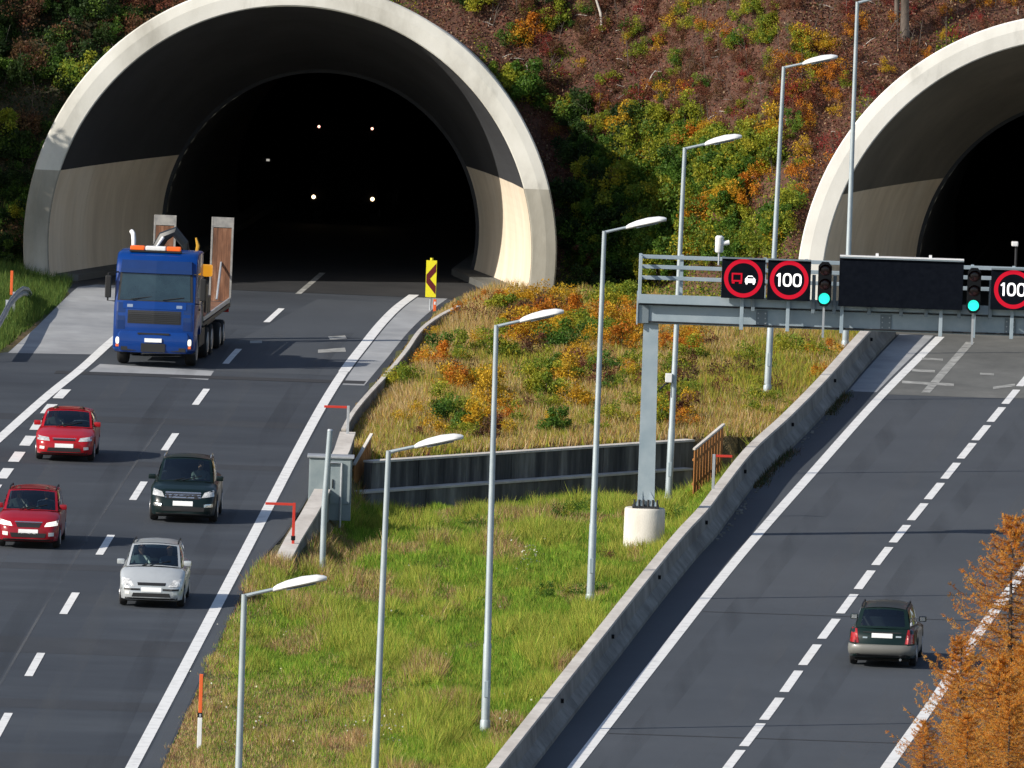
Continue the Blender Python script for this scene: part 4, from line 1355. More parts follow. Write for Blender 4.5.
    # mirrors
    for sd in (1, -1):
        bm = bmesh.new()
        y0, y1 = sorted((sd * (hw * .90), sd * (hw + .11)))
        bbox(bm, X(ws + .50), X(ws + .36), y0 if sd > 0 else y0, y1, beltz(ws) + .03, beltz(ws) + .17, .03)
        mr = bmobj('mirror', bm, p['paint'] if p.get('mirror_paint', True) else M['trim'], root, smooth=True)
        box('mirror_glass', X(ws + .506), X(ws + .5005), y0 + .03, y1 - .03, beltz(ws) + .05, beltz(ws) + .15, M['chrome'], mr)
    # front and rear dress
    for nm, quad, m, fr in p['dress'](hw):
        decal(nm, quad, m, fr, nx=10 if abs(quad[0][0] - quad[1][0]) > .5 else 6)
    decal('lower_lip', [(-hw * .78, .225), (hw * .78, .225), (hw * .80, .275), (-hw * .80, .275)], M['trim'], True, nx=10)
    for sd in (-1, 1):
        tube('wiper', [(X(ws - .02), sd * .1 - .2, beltz(ws) + .045), (X(ws + .22), sd * .1 + .35, beltz(ws) + .17)], .012, M['trim'], root, 5)
    return root, X, loc, rz, d

def seat_point(c, ws, side, z):
    root, X, loc, rz, d = c
    q = Vector((X(ws + 1.15), side * .38, z))
    return loc + Vector((math.cos(rz) * q.x - math.sin(rz) * q.y, math.sin(rz) * q.x + math.cos(rz) * q.y, q.z)), rz

def sym(nm, q, m, fr=True):
    """a panel and its mirror image"""
    return [(nm, q, m, fr), (nm, [(-q[1][0], q[1][1]), (-q[0][0], q[0][1]), (-q[3][0], q[3][1]), (-q[2][0], q[2][1])], m, fr)]

def heading_of(f, px, back=False):
    y = P(*px).y
    v = Vector((float(f(y + 4) - f(y - 4)), 8, 0)).normalized()
    return -v if back else v

red_a = paint('paint_red', (.36, .007, .012)); red_b = paint('paint_dark_red', (.26, .006, .014)); dark = paint('paint_dark_green_black', (.005, .013, .013), .3, coat=.12); silver = paint('paint_silver', (.50, .53, .55), .32, .35); forest = paint('paint_dark_green', (.007, .018, .016), .3, coat=.15)
beige = mat('bumper_beige', (.15, .15, .138), .45, coat=.2)

# red hatchback saloon
pA = dict(L=4.2, W=1.74, H=1.44, wb=2.45, fo=.80, r=.30, paint=red_a, ws=1.05, wtop=1.80, roof_end=3.35, rear_base=3.98, roof_w=.78, belt_w=.93,
          top=[(0, .56), (.05, .66), (.2, .73), (.6, .82), (1.05, .91), (1.5, .92), (3.8, .96), (4.1, .95), (4.2, .80)], cuts=[(.10, .46), (.50, .82)],
          dress=lambda h: sym('headlight', [(.42, .60), (.80, .62), (.79, .735), (.46, .695)], M['headlight']) + [('grille', [(-.34, .615), (.34, .615), (.30, .66), (-.30, .66)], M['trim'], True),
               ('grille_bar', [(-.36, .67), (.36, .67), (.34, .69), (-.34, .69)], M['chrome'], True), ('air_intake', [(-.50, .30), (.50, .30), (.46, .41), (-.46, .41)], M['trim'], True), ('number_plate', [(-.27, .415), (.27, .415), (.27, .53), (-.27, .53)], M['plate'], True)] +
               sym('fog_light', [(.58, .36), (.72, .37), (.71, .45), (.57, .44)], M['fog']) + sym('tail_light', [(.52, .66), (.80, .68), (.80, .86), (.56, .84)], M['tail'], False) + [('number_plate', [(-.27, .62), (.27, .62), (.27, .74), (-.27, .74)], M['plate'], False)])
cA = car('red_car', 'bright red saloon car beside the wide dashed merge line', 'car', (65, 460), 'front', heading_of(f_lane, (65, 460), True), pA)
# red compact van
pB = dict(L=4.15, W=1.74, H=1.56, wb=2.6, fo=.74, r=.30, paint=red_b, ws=.92, wtop=1.72, roof_end=3.55, rear_base=4.0, rails='black',
          top=[(0, .58), (.05, .70), (.2, .79), (.55, .89), (.9, .97), (1.5, .97), (3.8, 1.0), (4.05, 1.0), (4.15, .85)], roof_w=.79, belt_w=.93,
          dress=lambda h: sym('headlight', [(.44, .62), (.80, .65), (.80, .78), (.50, .72)], M['headlight_on']) + [('grille', [(-.30, .60), (.30, .60), (.36, .71), (-.36, .71)], M['trim'], True),
               ('grille_bar', [(-.38, .72), (.38, .72), (.38, .745), (-.38, .745)], M['chrome'], True), ('air_intake', [(-.46, .32), (.46, .32), (.50, .44), (-.50, .44)], M['trim'], True), ('number_plate', [(-.27, .42), (.27, .42), (.27, .54), (-.27, .54)], M['plate'], True)] +
               sym('fog_light', [(.56, .36), (.71, .37), (.71, .47), (.56, .46)], M['fog']) + sym('tail_light', [(.60, .66), (.80, .68), (.80, .95), (.66, .95)], M['tail'], False) + [('number_plate', [(-.27, .62), (.27, .62), (.27, .74), (-.27, .74)], M['plate'], False)])
cB = car('red_car', 'dark red compact van with black roof rails, driving in front of the bright red saloon', 'car', (29, 547), 'front', heading_of(f_lane, (29, 547), True), pB)
# dark off-roader
pC = dict(L=4.55, W=1.90, H=1.74, wb=2.7, fo=.88, r=.36, paint=dark, ws=1.18, wtop=1.98, roof_end=3.75, rear_base=4.3, rails='silver', tw=.23, mirror_paint=True,
          top=[(0, .66), (.05, .80), (.2, .90), (.6, .99), (1.15, 1.06), (1.6, 1.06), (4.2, 1.12), (4.45, 1.12), (4.55, .95)], roof_w=.74,
          dress=lambda h: sym('headlight', [(.52, .72), (.87, .76), (.85, .93), (.60, .86)], M['headlight']) + [('grille', [(-.46, .68), (.46, .68), (.50, .85), (-.50, .85)], M['trim'], True)] +
               [('grille_bar', [(-.50, z), (.50, z), (.50, z + .035), (-.50, z + .035)], M['chrome'], True) for z in (.83, .765, .705)] + [('air_intake', [(-.60, .34), (.60, .34), (.62, .46), (-.62, .46)], M['trim'], True), ('number_plate', [(-.28, .49), (.28, .49), (.28, .62), (-.28, .62)], M['plate'], True)] +
               sym('fog_light', [(.60, .46), (.84, .47), (.84, .56), (.60, .55)], M['chrome']) + sym('tail_light', [(.66, .80), (.87, .82), (.87, 1.06), (.70, 1.06)], M['tail'], False) + [('number_plate', [(-.27, .75), (.27, .75), (.27, .87), (-.27, .87)], M['plate'], False)])
cC = car('dark_car', 'dark green-black off-road car with silver roof rails and chrome grille bars', 'car', (183.5, 521), 'front', heading_of(f_lane, (183, 521), True), pC)
# silver people carrier
pD = dict(L=4.25, W=1.76, H=1.63, wb=2.65, fo=.78, r=.305, paint=silver, ws=.86, wtop=1.78, roof_end=3.6, rear_base=4.08, crown=.05, nose=.22,
          top=[(0, .56), (.05, .68), (.2, .78), (.5, .90), (.85, 1.01), (1.5, 1.0), (3.9, 1.04), (4.15, 1.04), (4.25, .88)], roof_w=.73, rails='black',
          dress=lambda h: sym('headlight', [(.44, .57), (.80, .59), (.80, .77), (.58, .74)], M['headlight_smoke']) + [('grille', [(-.36, .60), (.36, .60), (.38, .67), (-.38, .67)], M['trim'], True),
               ('bumper_strip', [(-.80, .47), (-.30, .47), (-.30, .52), (-.80, .52)], M['trim'], True), ('bumper_strip', [(.30, .47), (.80, .47), (.80, .52), (.30, .52)], M['trim'], True), ('air_intake', [(-.52, .30), (.52, .30), (.48, .40), (-.48, .40)], M['trim'], True), ('number_plate', [(-.27, .43), (.27, .43), (.27, .55), (-.27, .55)], M['plate'], True)] +
               sym('fog_light', [(.58, .36), (.70, .365), (.70, .43), (.58, .425)], M['fog']) + sym('tail_light', [(.60, .66), (.80, .68), (.80, .98), (.66, .98)], M['tail'], False) + [('number_plate', [(-.27, .68), (.27, .68), (.27, .80), (-.27, .80)], M['plate'], False)])
cD = car('silver_car', 'silver people carrier beside the right edge line of the left carriageway', 'car', (152, 606), 'front', heading_of(f_lane, (152, 606), True), pD)
# dark green estate, seen from behind
pE = dict(L=4.45, W=1.77, H=1.60, wb=2.53, fo=.93, r=.335, paint=forest, ws=1.25, wtop=2.0, roof_end=3.85, rear_base=4.30, rails='black', roof_w=.72, tailrake=.10, mirror_paint=True,
          top=[(0, .60), (.05, .72), (.2, .80), (.6, .88), (1.2, .97), (1.6, .97), (4.1, 1.02), (4.35, 1.02), (4.45, .92)],
          dress=lambda h: sym('headlight', [(.50, .62), (.80, .65), (.80, .78), (.55, .74)], M['headlight']) + [('grille', [(-.42, .60), (.42, .60), (.44, .72), (-.44, .72)], M['trim'], True)] +
               sym('tail_light', [(.60, .64), (.84, .65), (.80, 1.0), (.66, 1.0)], M['tail'], False) + [('bumper_underside', [(-.78, .28), (.78, .28), (.80, .39), (-.80, .39)], M['trim'], False), ('number_plate', [(-.27, .78), (.27, .78), (.27, .895), (-.27, .895)], M['plate'], False),
               ('tailgate_strip', [(-.5, .905), (.5, .905), (.5, .93), (-.5, .93)], M['trim'], False), ('badge', [(-.5, .80), (-.36, .80), (-.36, .84), (-.5, .84)], M['chrome'], False), ('badge', [(.38, .76), (.5, .76), (.5, .80), (.38, .80)], M['chrome'], False)])
cE = car('dark_car', 'dark green estate car with beige bumper driving towards the right tunnel', 'car', (883, 665), 'rear', heading_of(f_r_mid, (883, 665)), pE)
root, X, loc, rz, d = cE
bm = bmesh.new()
plan = [(3.98, .885), (4.2, .885), (4.36, .85), (4.46, .74), (4.52, .5), (4.545, 0), (4.52, -.5), (4.46, -.74), (4.36, -.85), (4.2, -.885), (3.98, -.885)]
rg_ = []
for z, k in ((.34, -.06), (.38, -.012), (.46, .012), (.54, .010), (.59, -.015), (.61, -.07)):
    rg_.append([bm.verts.new((X(u) - k, y * (1 + k * .25), z)) for u, y in plan])
for i in range(5):
    for k in range(len(plan) - 1): bm.faces.new((rg_[i][k], rg_[i][k + 1], rg_[i + 1][k + 1], rg_[i + 1][k]))
bmobj('bumper', bm, beige, root, smooth=True)
tube('exhaust_pipe', [(X(4.2), -.5, .24), (X(4.47), -.5, .23)], .035, M['chrome'], root)

white_shirt = mat('shirt_white', (.62, .70, .68), .8); blue_shirt = mat('shirt_blue', (.10, .14, .22), .8); grey_shirt = mat('shirt_grey', (.32, .32, .30), .8)
for c, ws, side, z, sh, lab in ((cD, pD['ws'], -1, .72, white_shirt, 'passenger in a pale shirt sitting in the silver people carrier'),
                                (cD, pD['ws'], 1, .72, blue_shirt, 'driver in a dark blue shirt of the silver people carrier'),
                                (cA, pA['ws'], -1, .62, grey_shirt, 'passenger in a grey shirt in the bright red saloon'),
                                (cA, pA['ws'], 1, .62, blue_shirt, 'driver in a dark shirt of the bright red saloon'),
                                (cB, pB['ws'], -1, .70, grey_shirt, 'passenger in a grey shirt in the dark red compact van'),
                                (cB, pB['ws'], 1, .70, blue_shirt, 'driver in a dark shirt of the dark red compact van'),
                                (cC, pC['ws'], 1, .80, grey_shirt, 'driver in a grey shirt of the dark off-road car')):
    q, rz = seat_point(c, ws, side, z)
    person('person', lab, q, rz, sh)

# ---- blue lorry
def lorry():
    blue = paint('paint_blue', (.0015, .036, .20), .3)
    hd = heading_of(f_lane, (157, 364), True)
    hd.rotate(Matrix.Rotation(-.036, 3, 'Z'))
    g = P(157, 364.5)
    rz = math.atan2(hd.y, hd.x)
    loc = Vector((g.x, g.y, .012)) + hd * 1.40
    R = empty('blue_lorry', loc, rz)
    props(R, 'blue lorry with folded crane, orange roof lights and two raised wooden ramps', 'lorry')
    W = 1.29                                             # local: +x forward, nose at x = 0
    # cab shell: side profile lofted across the width
    zk = lambda z: z if z < 1.25 else 1.25 + (z - 1.25) * 1.14
    prof = [(-.02, .62), (0, 1.0), (-.02, 1.62), (-.06, 1.78), (-.13, 1.98), (-.36, 2.86), (-.52, 3.14), (-.80, 3.28), (-2.15, 3.30), (-2.2, 3.2), (-2.2, 1.0), (-2.1, .95), (-1.95, .95), (-1.9, 1.12), (-1.4, 1.30), (-.9, 1.12), (-.86, .62)]
    prof = [(x, zk(z) if i < 10 else z) for i, (x, z) in enumerate(prof)]
    bm = bmesh.new()
    rows = []
    for y, sx, sz in ((-W, .10, .05), (-W + .04, .03, .015), (-W + .16, 0, 0), (0, -.04, -.0), (W - .16, 0, 0), (W - .04, .03, .015), (W, .10, .05)):
        rows.append([bm.verts.new((x - (sx if x > -1 else 0), y, z - (sz if z > 2.9 else 0))) for x, z in prof])
    n = len(prof)
    for i in range(len(rows) - 1):
        for k in range(n): bm.faces.new((rows[i][k], rows[i][(k + 1) % n], rows[i + 1][(k + 1) % n], rows[i + 1][k]))
    bm.faces.new(rows[0]); bm.faces.new(list(reversed(rows[-1])))
    bmobj('cab', bm, blue, R, smooth=True)
    def fx(z):                                           # front skin
        return float(np.interp(z, [.62, 1.0] + [zk(v) for v in (1.62, 1.78, 1.98, 2.86, 3.14, 3.28)], [-.02, 0, -.02, -.06, -.13, -.36, -.52, -.80]))
    def panel(nm, y0, y1, z0, z1, m, off=.012, th=.05, parent=R, nz=3, inset=0):
        V = []
        z0, z1 = zk(z0), zk(z1)
        for j in range(nz + 1):
            z = z0 + (z1 - z0) * j / nz
            ii = inset * (j / nz)
            for i in range(7):
                y = (y0 + ii) + (y1 - y0 - 2 * ii) * i / 6
                e = max(0, abs(y) - (W - .16)) / .16
                V.append((fx(z) + .04 * (1 - min(1, abs(y) / (W - .16)) ) - .07 * e * e + off, y, z))
        m_ = len(V)
        V += [(x - th, y, z) for x, y, z in V]
        F = [(j * 7 + i, j * 7 + i + 1, (j + 1) * 7 + i + 1, (j + 1) * 7 + i) for j in range(nz) for i in range(6)]
        ri = list(range(6)) + [6 + 7 * j for j in range(nz)] + [nz * 7 + 6 - i for i in range(6)] + [7 * (nz - j) for j in range(nz)]
        F += [(ri[k], ri[(k + 1) % len(ri)], m_ + ri[(k + 1) % len(ri)], m_ + ri[k]) for k in range(len(ri))]
        return obj(nm, V, F, m, parent)
    dkb = paint('paint_navy', (.006, .030, .13), .35)
    sg = mat('lorry_windscreen', (.012, .026, .034), .08, coat=1.0, c2=(.030, .060, .072), scale=.7, world=False, lo=.40, hi=.75)
    panel('windscreen_seal', -1.19, 1.19, 1.975, 2.745, M['trim'], .008, .03, inset=.05)
    wsn = panel('windscreen', -1.12, 1.12, 2.0, 2.72, sg, .016, inset=.05)
    for s in (-1, 1):
        panel('corner_panel', min(s * .92, s * 1.2), max(s * .92, s * 1.2), 1.18, 1.92, dkb, .006, .02)
        box('door_gap', -1.46, -1.445, min(s * 1.288, s * 1.293), max(s * 1.288, s * 1.293), 1.35, 3.1, M['trim'], R)
        for zz in (.42, .75):
            box('step', -.85, -.45, min(s * 1.0, s * 1.27), max(s * 1.0, s * 1.27), zz, zz + .05, M['trim'], R, .01)
    for s in (-1, 1):
        tube('wiper', [(-.06, s * .5 - .25, zk(2.02)), (-.12, s * .5 + .4, zk(2.10))], .014, M['trim'], R, 5)
    panel('sun_visor', -1.13, 1.13, 2.74, 3.08, dkb, .09, .07, inset=.03)
    gri = panel('grille', -.84, .84, 1.36, 1.72, M['trim'], .012)
    for k in range(6):
        z = 1.40 + k * .052
        panel('slat', -.80, .80, z, z + .022, M['steel_dark'], .022, .012, gri, 1)
    panel('front_flap', -1.0, 1.0, 1.76, 1.96, blue, .014, .03)
    for y in (-.78, .78):
        panel('badge', y - .09, y + .09, 1.80, 1.88, M['chrome'], .022, .012, R, 1)
    # bumper with corner lamps
    bm = bmesh.new()
    q = [(-.75, -1.30), (-.18, -1.30), (.06, -1.08), (.12, 0), (.06, 1.08), (-.18, 1.30), (-.75, 1.30)]
    lv = []
    for z, k in ((.46, .94), (.56, 1.0), (1.02, 1.0), (1.12, .97)):
        lv.append([bm.verts.new((x * 1 + (-.05 if k < 1 else 0), y * k, z)) for x, y in q])
    for i in range(3):
        for k in range(6): bm.faces.new((lv[i][k], lv[i][k + 1], lv[i + 1][k + 1], lv[i + 1][k]))
    bm.faces.new(lv[-1]); bm.faces.new(lv[0])
    bmp = bmobj('bumper', bm, blue, R, smooth=True)
    box('centre_intake', .08, .125, -.38, .38, .49, .76, M['trim'], bmp)
    box('side_slot', .02, .075, -1.02, -.55, .52, .64, M['trim'], bmp)
    box('side_slot', .02, .075, .55, 1.02, .52, .64, M['trim'], bmp)
    box('upper_slot', .07, .118, -.5, .5, 1.035, 1.09, M['trim'], bmp)
    box('number_plate', .10, .145, -.27, .27, .80, .92, M['plate'], R)
    for s in (-1, 1):
        bm = bmesh.new()
        bbox(bm, -.16, .055, min(s * .80, s * 1.2), max(s * .80, s * 1.2), .70, .93, .07)
        hl = bmobj('headlight', bm, M['headlight_on'], R, smooth=True)
        box('indicator', -.14, .045, min(s * .90, s * 1.19), max(s * .90, s * 1.19), .62, .70, M['orange'], hl, .01)
        # mirrors on arms
        arm = tube('mirror_arm', [(-.3, s * 1.2, 2.95), (-.12, s * 1.50, 2.92), (-.12, s * 1.50, 2.05), (-.3, s * 1.22, 2.02)], .028, M['trim'], R, 6)
        box('mirror', -.20, -.06, min(s * 1.40, s * 1.59), max(s * 1.40, s * 1.59), 2.14, 2.84, M['trim'], R, .03)
        box('door_window', -1.35, -.55, min(s * 1.292, s * 1.297), max(s * 1.292, s * 1.297), 2.18, 2.95, sg, R)
        box('door_handle', -1.4, -1.2, min(s * 1.29, s * 1.32), max(s * 1.29, s * 1.32), 1.75, 1.80, M['trim'], R)
        wheel(R, -1.40, s * 1.07, .50, .34, s)
        wheel(R, -4.9, s * 1.05, .50, .40, s)
        wheel(R, -6.25, s * 1.05, .50, .40, s)
        box('mudguard', -6.9, -4.25, min(s * .85, s * 1.27), max(s * .85, s * 1.27), 1.06, 1.12, M['trim'], R, .02)
        box('side_box', -4.1, -2.4, min(s * .8, s * 1.22), max(s * .8, s * 1.22), .5, 1.05, M['steel_dark'], R, .03)
    # light bar, horn, exhaust
    amber = mat('amber_lens', (.75, .12, .02), .3, emit=(1, .16, .02), estr=.25)
    lb = box('light_bar', -1.0, -.72, -.92, .72, 3.58, 3.63, M['trim'], R)
    for y0, y1, m_ in ((-.90, -.46, amber), (-.42, .22, M['white']), (.25, .69, amber)):
        
        box('lamp_cover', -.98, -.74, y0, y1, 3.632, 3.765, m_, lb, .03)
    tube('exhaust_stack', [(-2.35, -.95, 1.2), (-2.35, -.95, 3.6), (-2.38, -.96, 3.85), (-2.5, -1.0, 4.02), (-2.62, -1.06, 4.08)], .075, M['white'], R, 10)
    tube('air_horn', [(-1.2, -.15, 3.66), (-1.5, .05, 4.0)], [.03, .05], M['white'], R, 8)
    bcn = tube('beacon_stem', [(-2.6, 1.35, 1.6), (-2.6, 1.35, 2.75)], .03, M['trim'], R)
    box('beacon', -2.75, -2.45, 1.20, 1.54, 2.75, 3.12, mat('beacon_yellow', (.85, .38, .02), .3, emit=(1, .4, .02), estr=.5), R, .05)
    # folded crane behind the cab
    cr = empty('crane')
    cr.parent = R
    cm = mat('crane_dark', (.018, .022, .026), .45)
    box('crane_column', -2.95, -2.5, -.3, .3, 1.1, 3.4, cm, cr, .04)
    tube('crane_boom', [(-2.75, -.35, 3.4), (-2.7, -.05, 3.95), (-2.7, .3, 4.12), (-2.75, .62, 3.75), (-2.75, .75, 3.4)], [.16, .18, .17, .14, .10], cm, cr, 8)
    tube('crane_ram', [(-2.6, -.35, 3.5), (-2.6, .0, 3.95)], .05, M['chrome'], cr, 8)
    tube('crane_hook', [(-2.72, 1.0, 3.4), (-2.72, 1.05, 3.7), (-2.72, .98, 3.95)], [.05, .06, .03], mat('crane_yellow', (.55, .30, .03), .5), cr, 6)
    box('crane_side', -2.95, -2.45, .62, 1.26, 1.15, 2.8, mat('crane_teal', (.02, .06, .07), .5), cr, .04)
    box('crane_base', -4.6, -3.05, .35, 1.24, 1.29, 2.35, cm, cr, .05)
    box('oil_tank', -5.6, -4.7, .75, 1.24, 1.29, 1.95, M['steel_dark'], cr, .05)
    box('crane_stabiliser', -3.0, -2.7, -1.26, 1.26, .95, 1.1, cm, cr, .02)
    tube('crane_hose', [(-3.2, 1.1, 2.35), (-3.0, 1.15, 2.9), (-2.75, .9, 3.2)], .03, cm, cr, 6)
    # chassis, deck and ramps
    box('chassis', -11.6, -1.5, -.45, .45, .62, .9, M['steel_dark'], R)
    dk = box('deck', -12.0, -3.0, -1.27, 1.27, 1.12, 1.24, M['steel_dark'], R, .02)
    wood = layered('ramp_wood', [(.3, (.085, .038, .022)), (.5, (.19, .085, .045)), (.62, (.26, .13, .075)), (.75, (.36, .28, .22))], 5, (1, 1, .2), [(.3, (.6, .6, .6)), (.7, (1, 1, 1))], 10, (1, 1, .3))
    rampm = mat('ramp_steel', (.20, .20, .20), .6, .3, c2=(.34, .33, .31), scale=4)
    for k in range(14):
        box('deck_board', -11.9 + k * .62, -11.9 + k * .62 + .59, -1.2, 1.2, 1.242, 1.285, wood, dk)
    for s in (-1, 1):
        rail = box('side_rail', -11.9, -3.1, min(s * 1.21, s * 1.27), max(s * 1.21, s * 1.27), 1.287, 1.42, M['galv'], R, .01)
        rmp = empty('ramp'); rmp.parent = R
        rmp.location = (-11.9, s * .93, 1.25); rmp.rotation_euler = (0, math.radians(-4), 0)
        for y in (-.36, .30):
            box('ramp_beam', -.06, .06, y, y + .06, 0, 2.75, rampm, rmp)
        box('ramp_head', -.055, .055, -.298, .298, 2.42, 2.75, rampm, rmp)
        for k in range(4):
            y = -.29 + k * .148
            box('ramp_plank', -.03, .05, y, y + .142, .05, 2.40, wood, rmp)
        tube('ramp_brace', [(.05, 0, 1.3), (1.1, 0, .1)], .035, M['galv'], rmp, 6)
        wheel(R, -10.2, s * 1.05, .42, .40, s); wheel(R, -9.0, s * 1.05, .42, .40, s)
        box('tail_lamp', -12.05, -12.0, min(s * .95, s * 1.22), max(s * .95, s * 1.22), .95, 1.08, M['tail'], R)
    bm = bmesh.new()
    bmesh.ops.create_icosphere(bm, subdivisions=2, radius=.28, matrix=Matrix.Translation((-3.4, 1.05, 1.52)) @ Matrix.Diagonal((1, 1, .7, 1)))
    bmobj('sling_bundle', bm, mat('sling_pink', (.45, .22, .16), .8), R, smooth=True)
    return R
lorry()

# ---- a second lorry coming through the dark tube: only its lamps show
p = P(343, 198, .95)
R = empty('tunnel_lorry', (p.x, p.y, 0), -YAW_L)
props(R, 'dark lorry deep inside the tunnel with its headlights on', 'lorry')
dk = mat('paint_black', (.004, .004, .005), .9, spec=.05)
bm = bbox(bmesh.new(), -1.22, 1.22, .1, 2.2, .5, 3.35, .12); bmobj('cab', bm, dk, R)
box('bumper', -1.22, 1.22, 0, .098, .45, .85, dk, R, .03)
box('windscreen', -1.05, 1.05, .06, .098, 1.8, 2.6, dk, R)
box('grille', -.8, .8, .06, .098, 1.0, 1.5, dk, R)
box('cargo_box', -1.25, 1.25, 2.4, 9.5, 1.0, 3.7, dk, R, .04)
for s in (-1, 1):
    for y in (1.3, 6.8, 8.1):
        w = wheel(R, s * 1.02, y, .5, .34, 1); w.rotation_euler = (0, 0, -s * math.pi / 2)
    h = empty('headlight'); 
    bpy.data.objects.remove(h)
    bm = blathe(bmesh.new(), [(.0, .02), (.0, .05), (.06, .07)], 14, 'Y', (s * 1.05, -.06, .95))
    bmobj('headlight', bm, mat('headlight_warm', (1, .9, .7), .3, emit=(1, .74, .42), estr=4), R)
    bm = blathe(bmesh.new(), [(.0, .015), (.0, .035), (.05, .05)], 12, 'Y', (s * .95, .03, 3.45))
    bmobj('marker_light', bm, mat('marker_warm', (1, .5, .4), .3, emit=(1, .5, .38), estr=2.5), R)

# ---- small lamps on the tunnel walls
for px, py, e in ((288, 198, 1.6), (427, 182, .5), (268, 160, .35), (382, 121, .8)):
    o, d = ray(px, py)
    best = None
    for t in np.linspace(590, 720, 800):
        q = o + d * (t / d.y)
        dx, dy = q.x - PL.x, q.y - PL.y
        lx = dx * math.cos(YAW_L) - dy * math.sin(YAW_L); lz = q.z - ZC
        if lx * lx + lz * lz > 5.2 ** 2: break
        best = q
    if best is None: best = o + d * (640 / d.y)
    r = empty('tunnel_lamp', best, -YAW_L)
    props(r, 'small dim lamp on the dark wall inside the larger tunnel', 'lamp', 'lamps inside the larger tunnel')
    box('housing', -.14, .14, 0, .3, -.08, .08, M['trim'], r, .01)
    box('lens', -.06, .06, -.03, -.002, -.04, .04, mat('tunnel_lamp_lens', (.8, .8, .75), .4, emit=(1, .95, .85), estr=e), r, .008)

# ================================================================== plants
PAL = {
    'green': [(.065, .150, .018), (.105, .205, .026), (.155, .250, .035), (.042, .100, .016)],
    'darkgreen': [(.022, .050, .012), (.035, .070, .016), (.050, .085, .020), (.016, .036, .012)],
    'yellowgreen': [(.26, .31, .030), (.35, .36, .035), (.17, .25, .028), (.42, .36, .030)],
    'yellow': [(.62, .36, .020), (.70, .45, .035), (.48, .26, .018), (.34, .25, .030)],
    'orange': [(.60, .22, .022), (.50, .16, .018), (.64, .30, .030), (.36, .13, .020)],
    'redbrown': [(.17, .050, .038), (.24, .080, .048), (.12, .040, .028), (.28, .13, .060)],
    'red': [(.30, .035, .035), (.38, .06, .045), (.22, .03, .03)],
    'brown': [(.11, .060, .030), (.17, .10, .045), (.08, .045, .025)],
    'tan': [(.50, .36, .16), (.58, .44, .23), (.40, .27, .11), (.34, .20, .07)],
}

def leaf_soup(c, size, rg, up=.35, asp=.6):
    """one diamond leaf at every centre"""
    n = len(c)
    nm = rg.normal(size=(n, 3)); nm[:, 2] += up; nm /= np.linalg.norm(nm, axis=1)[:, None]
    t = np.cross(nm, rg.normal(size=(n, 3))); t /= np.linalg.norm(t, axis=1)[:, None] + 1e-9
    b = np.cross(nm, t)
    s = size[:, None]
    return np.stack([c - t * s, c + b * s * asp, c + t * s, c - b * s * asp], 1)

def pick(pal, n, rg, jit=.25):
    p = np.array(pal)
    c = p[rg.integers(0, len(p), n)] * (1 + rg.uniform(-jit, jit, (n, 1)))
    return c

def shrub_mesh(kind, seed, n=1500, leaf=.055, shape=(.8, .8, .75), clumps=16, second=None):
    rg = np.random.default_rng(seed)
    cc = rg.normal(size=(clumps, 3)); cc /= np.linalg.norm(cc, axis=1)[:, None]
    cc *= (rg.uniform(.35, 1.0, (clumps, 1)))
    cc[:, 2] = np.abs(cc[:, 2]) * 1.15 + .12
    cc *= np.array(shape)
    k = rg.integers(0, clumps, n)
    off = rg.normal(size=(n, 3)); off /= np.linalg.norm(off, axis=1)[:, None]
    off *= (rg.uniform(0, 1, (n, 1)) ** .45) * rg.uniform(.16, .36, (clumps, 1))[k]
    c = cc[k] + off
    c[:, 2] = np.maximum(c[:, 2], .02)
    pal = np.array(PAL[kind]); pb = np.array(PAL[second or kind])
    cl = np.where(rg.random((clumps, 1)) < .75, pal[rg.integers(0, len(pal), clumps)], pb[rg.integers(0, len(pb), clumps)])[k]
    cl = cl * .6 + .4 * pal[rg.integers(0, len(pal), n)]
    cl = cl * (1 + rg.uniform(-.3, .3, (n, 1)))
    sz = leaf * rg.uniform(.6, 1.35, n)
    LV = leaf_soup(c, sz, rg)
    fol = fast_mesh('foliage_' + kind, LV, 4, M['leaf'], cl)
    bm = bmesh.new()
    for i in range(min(7, clumps)):
        e = Vector(cc[i])
        btube(bm, [(rg.normal() * .04, rg.normal() * .04, -.15), (e.x * .4, e.y * .4, e.z * .45), tuple(e)], [.022, .014, .006], 5, False)
    st = bpy.data.meshes.new('stems_' + kind); bm.to_mesh(st); bm.free(); st.materials.append(M['bark'])
    return fol, st, LV, cl

SH = {}
for i, k in enumerate(('green', 'darkgreen', 'yellowgreen', 'yellow', 'orange', 'redbrown', 'red', 'brown')):
    sec = {'green': 'yellowgreen', 'yellowgreen': 'green', 'yellow': 'yellowgreen', 'orange': 'yellow', 'redbrown': 'brown', 'red': 'redbrown', 'brown': 'redbrown', 'darkgreen': 'green'}[k]
    nl = {'green': 3000, 'darkgreen': 3000, 'yellowgreen': 2500, 'yellow': 1900, 'orange': 1900, 'redbrown': 1500, 'red': 1200, 'brown': 1500}[k]
    SH[k] = [shrub_mesh(k, 100 + 10 * i + j, nl, (.044 if k in ('green', 'darkgreen', 'yellowgreen') else .042), (.85, .85, .8) if j != 1 else (.7, .7, 1.0), 18 if j else 13, sec) for j in range(3)]

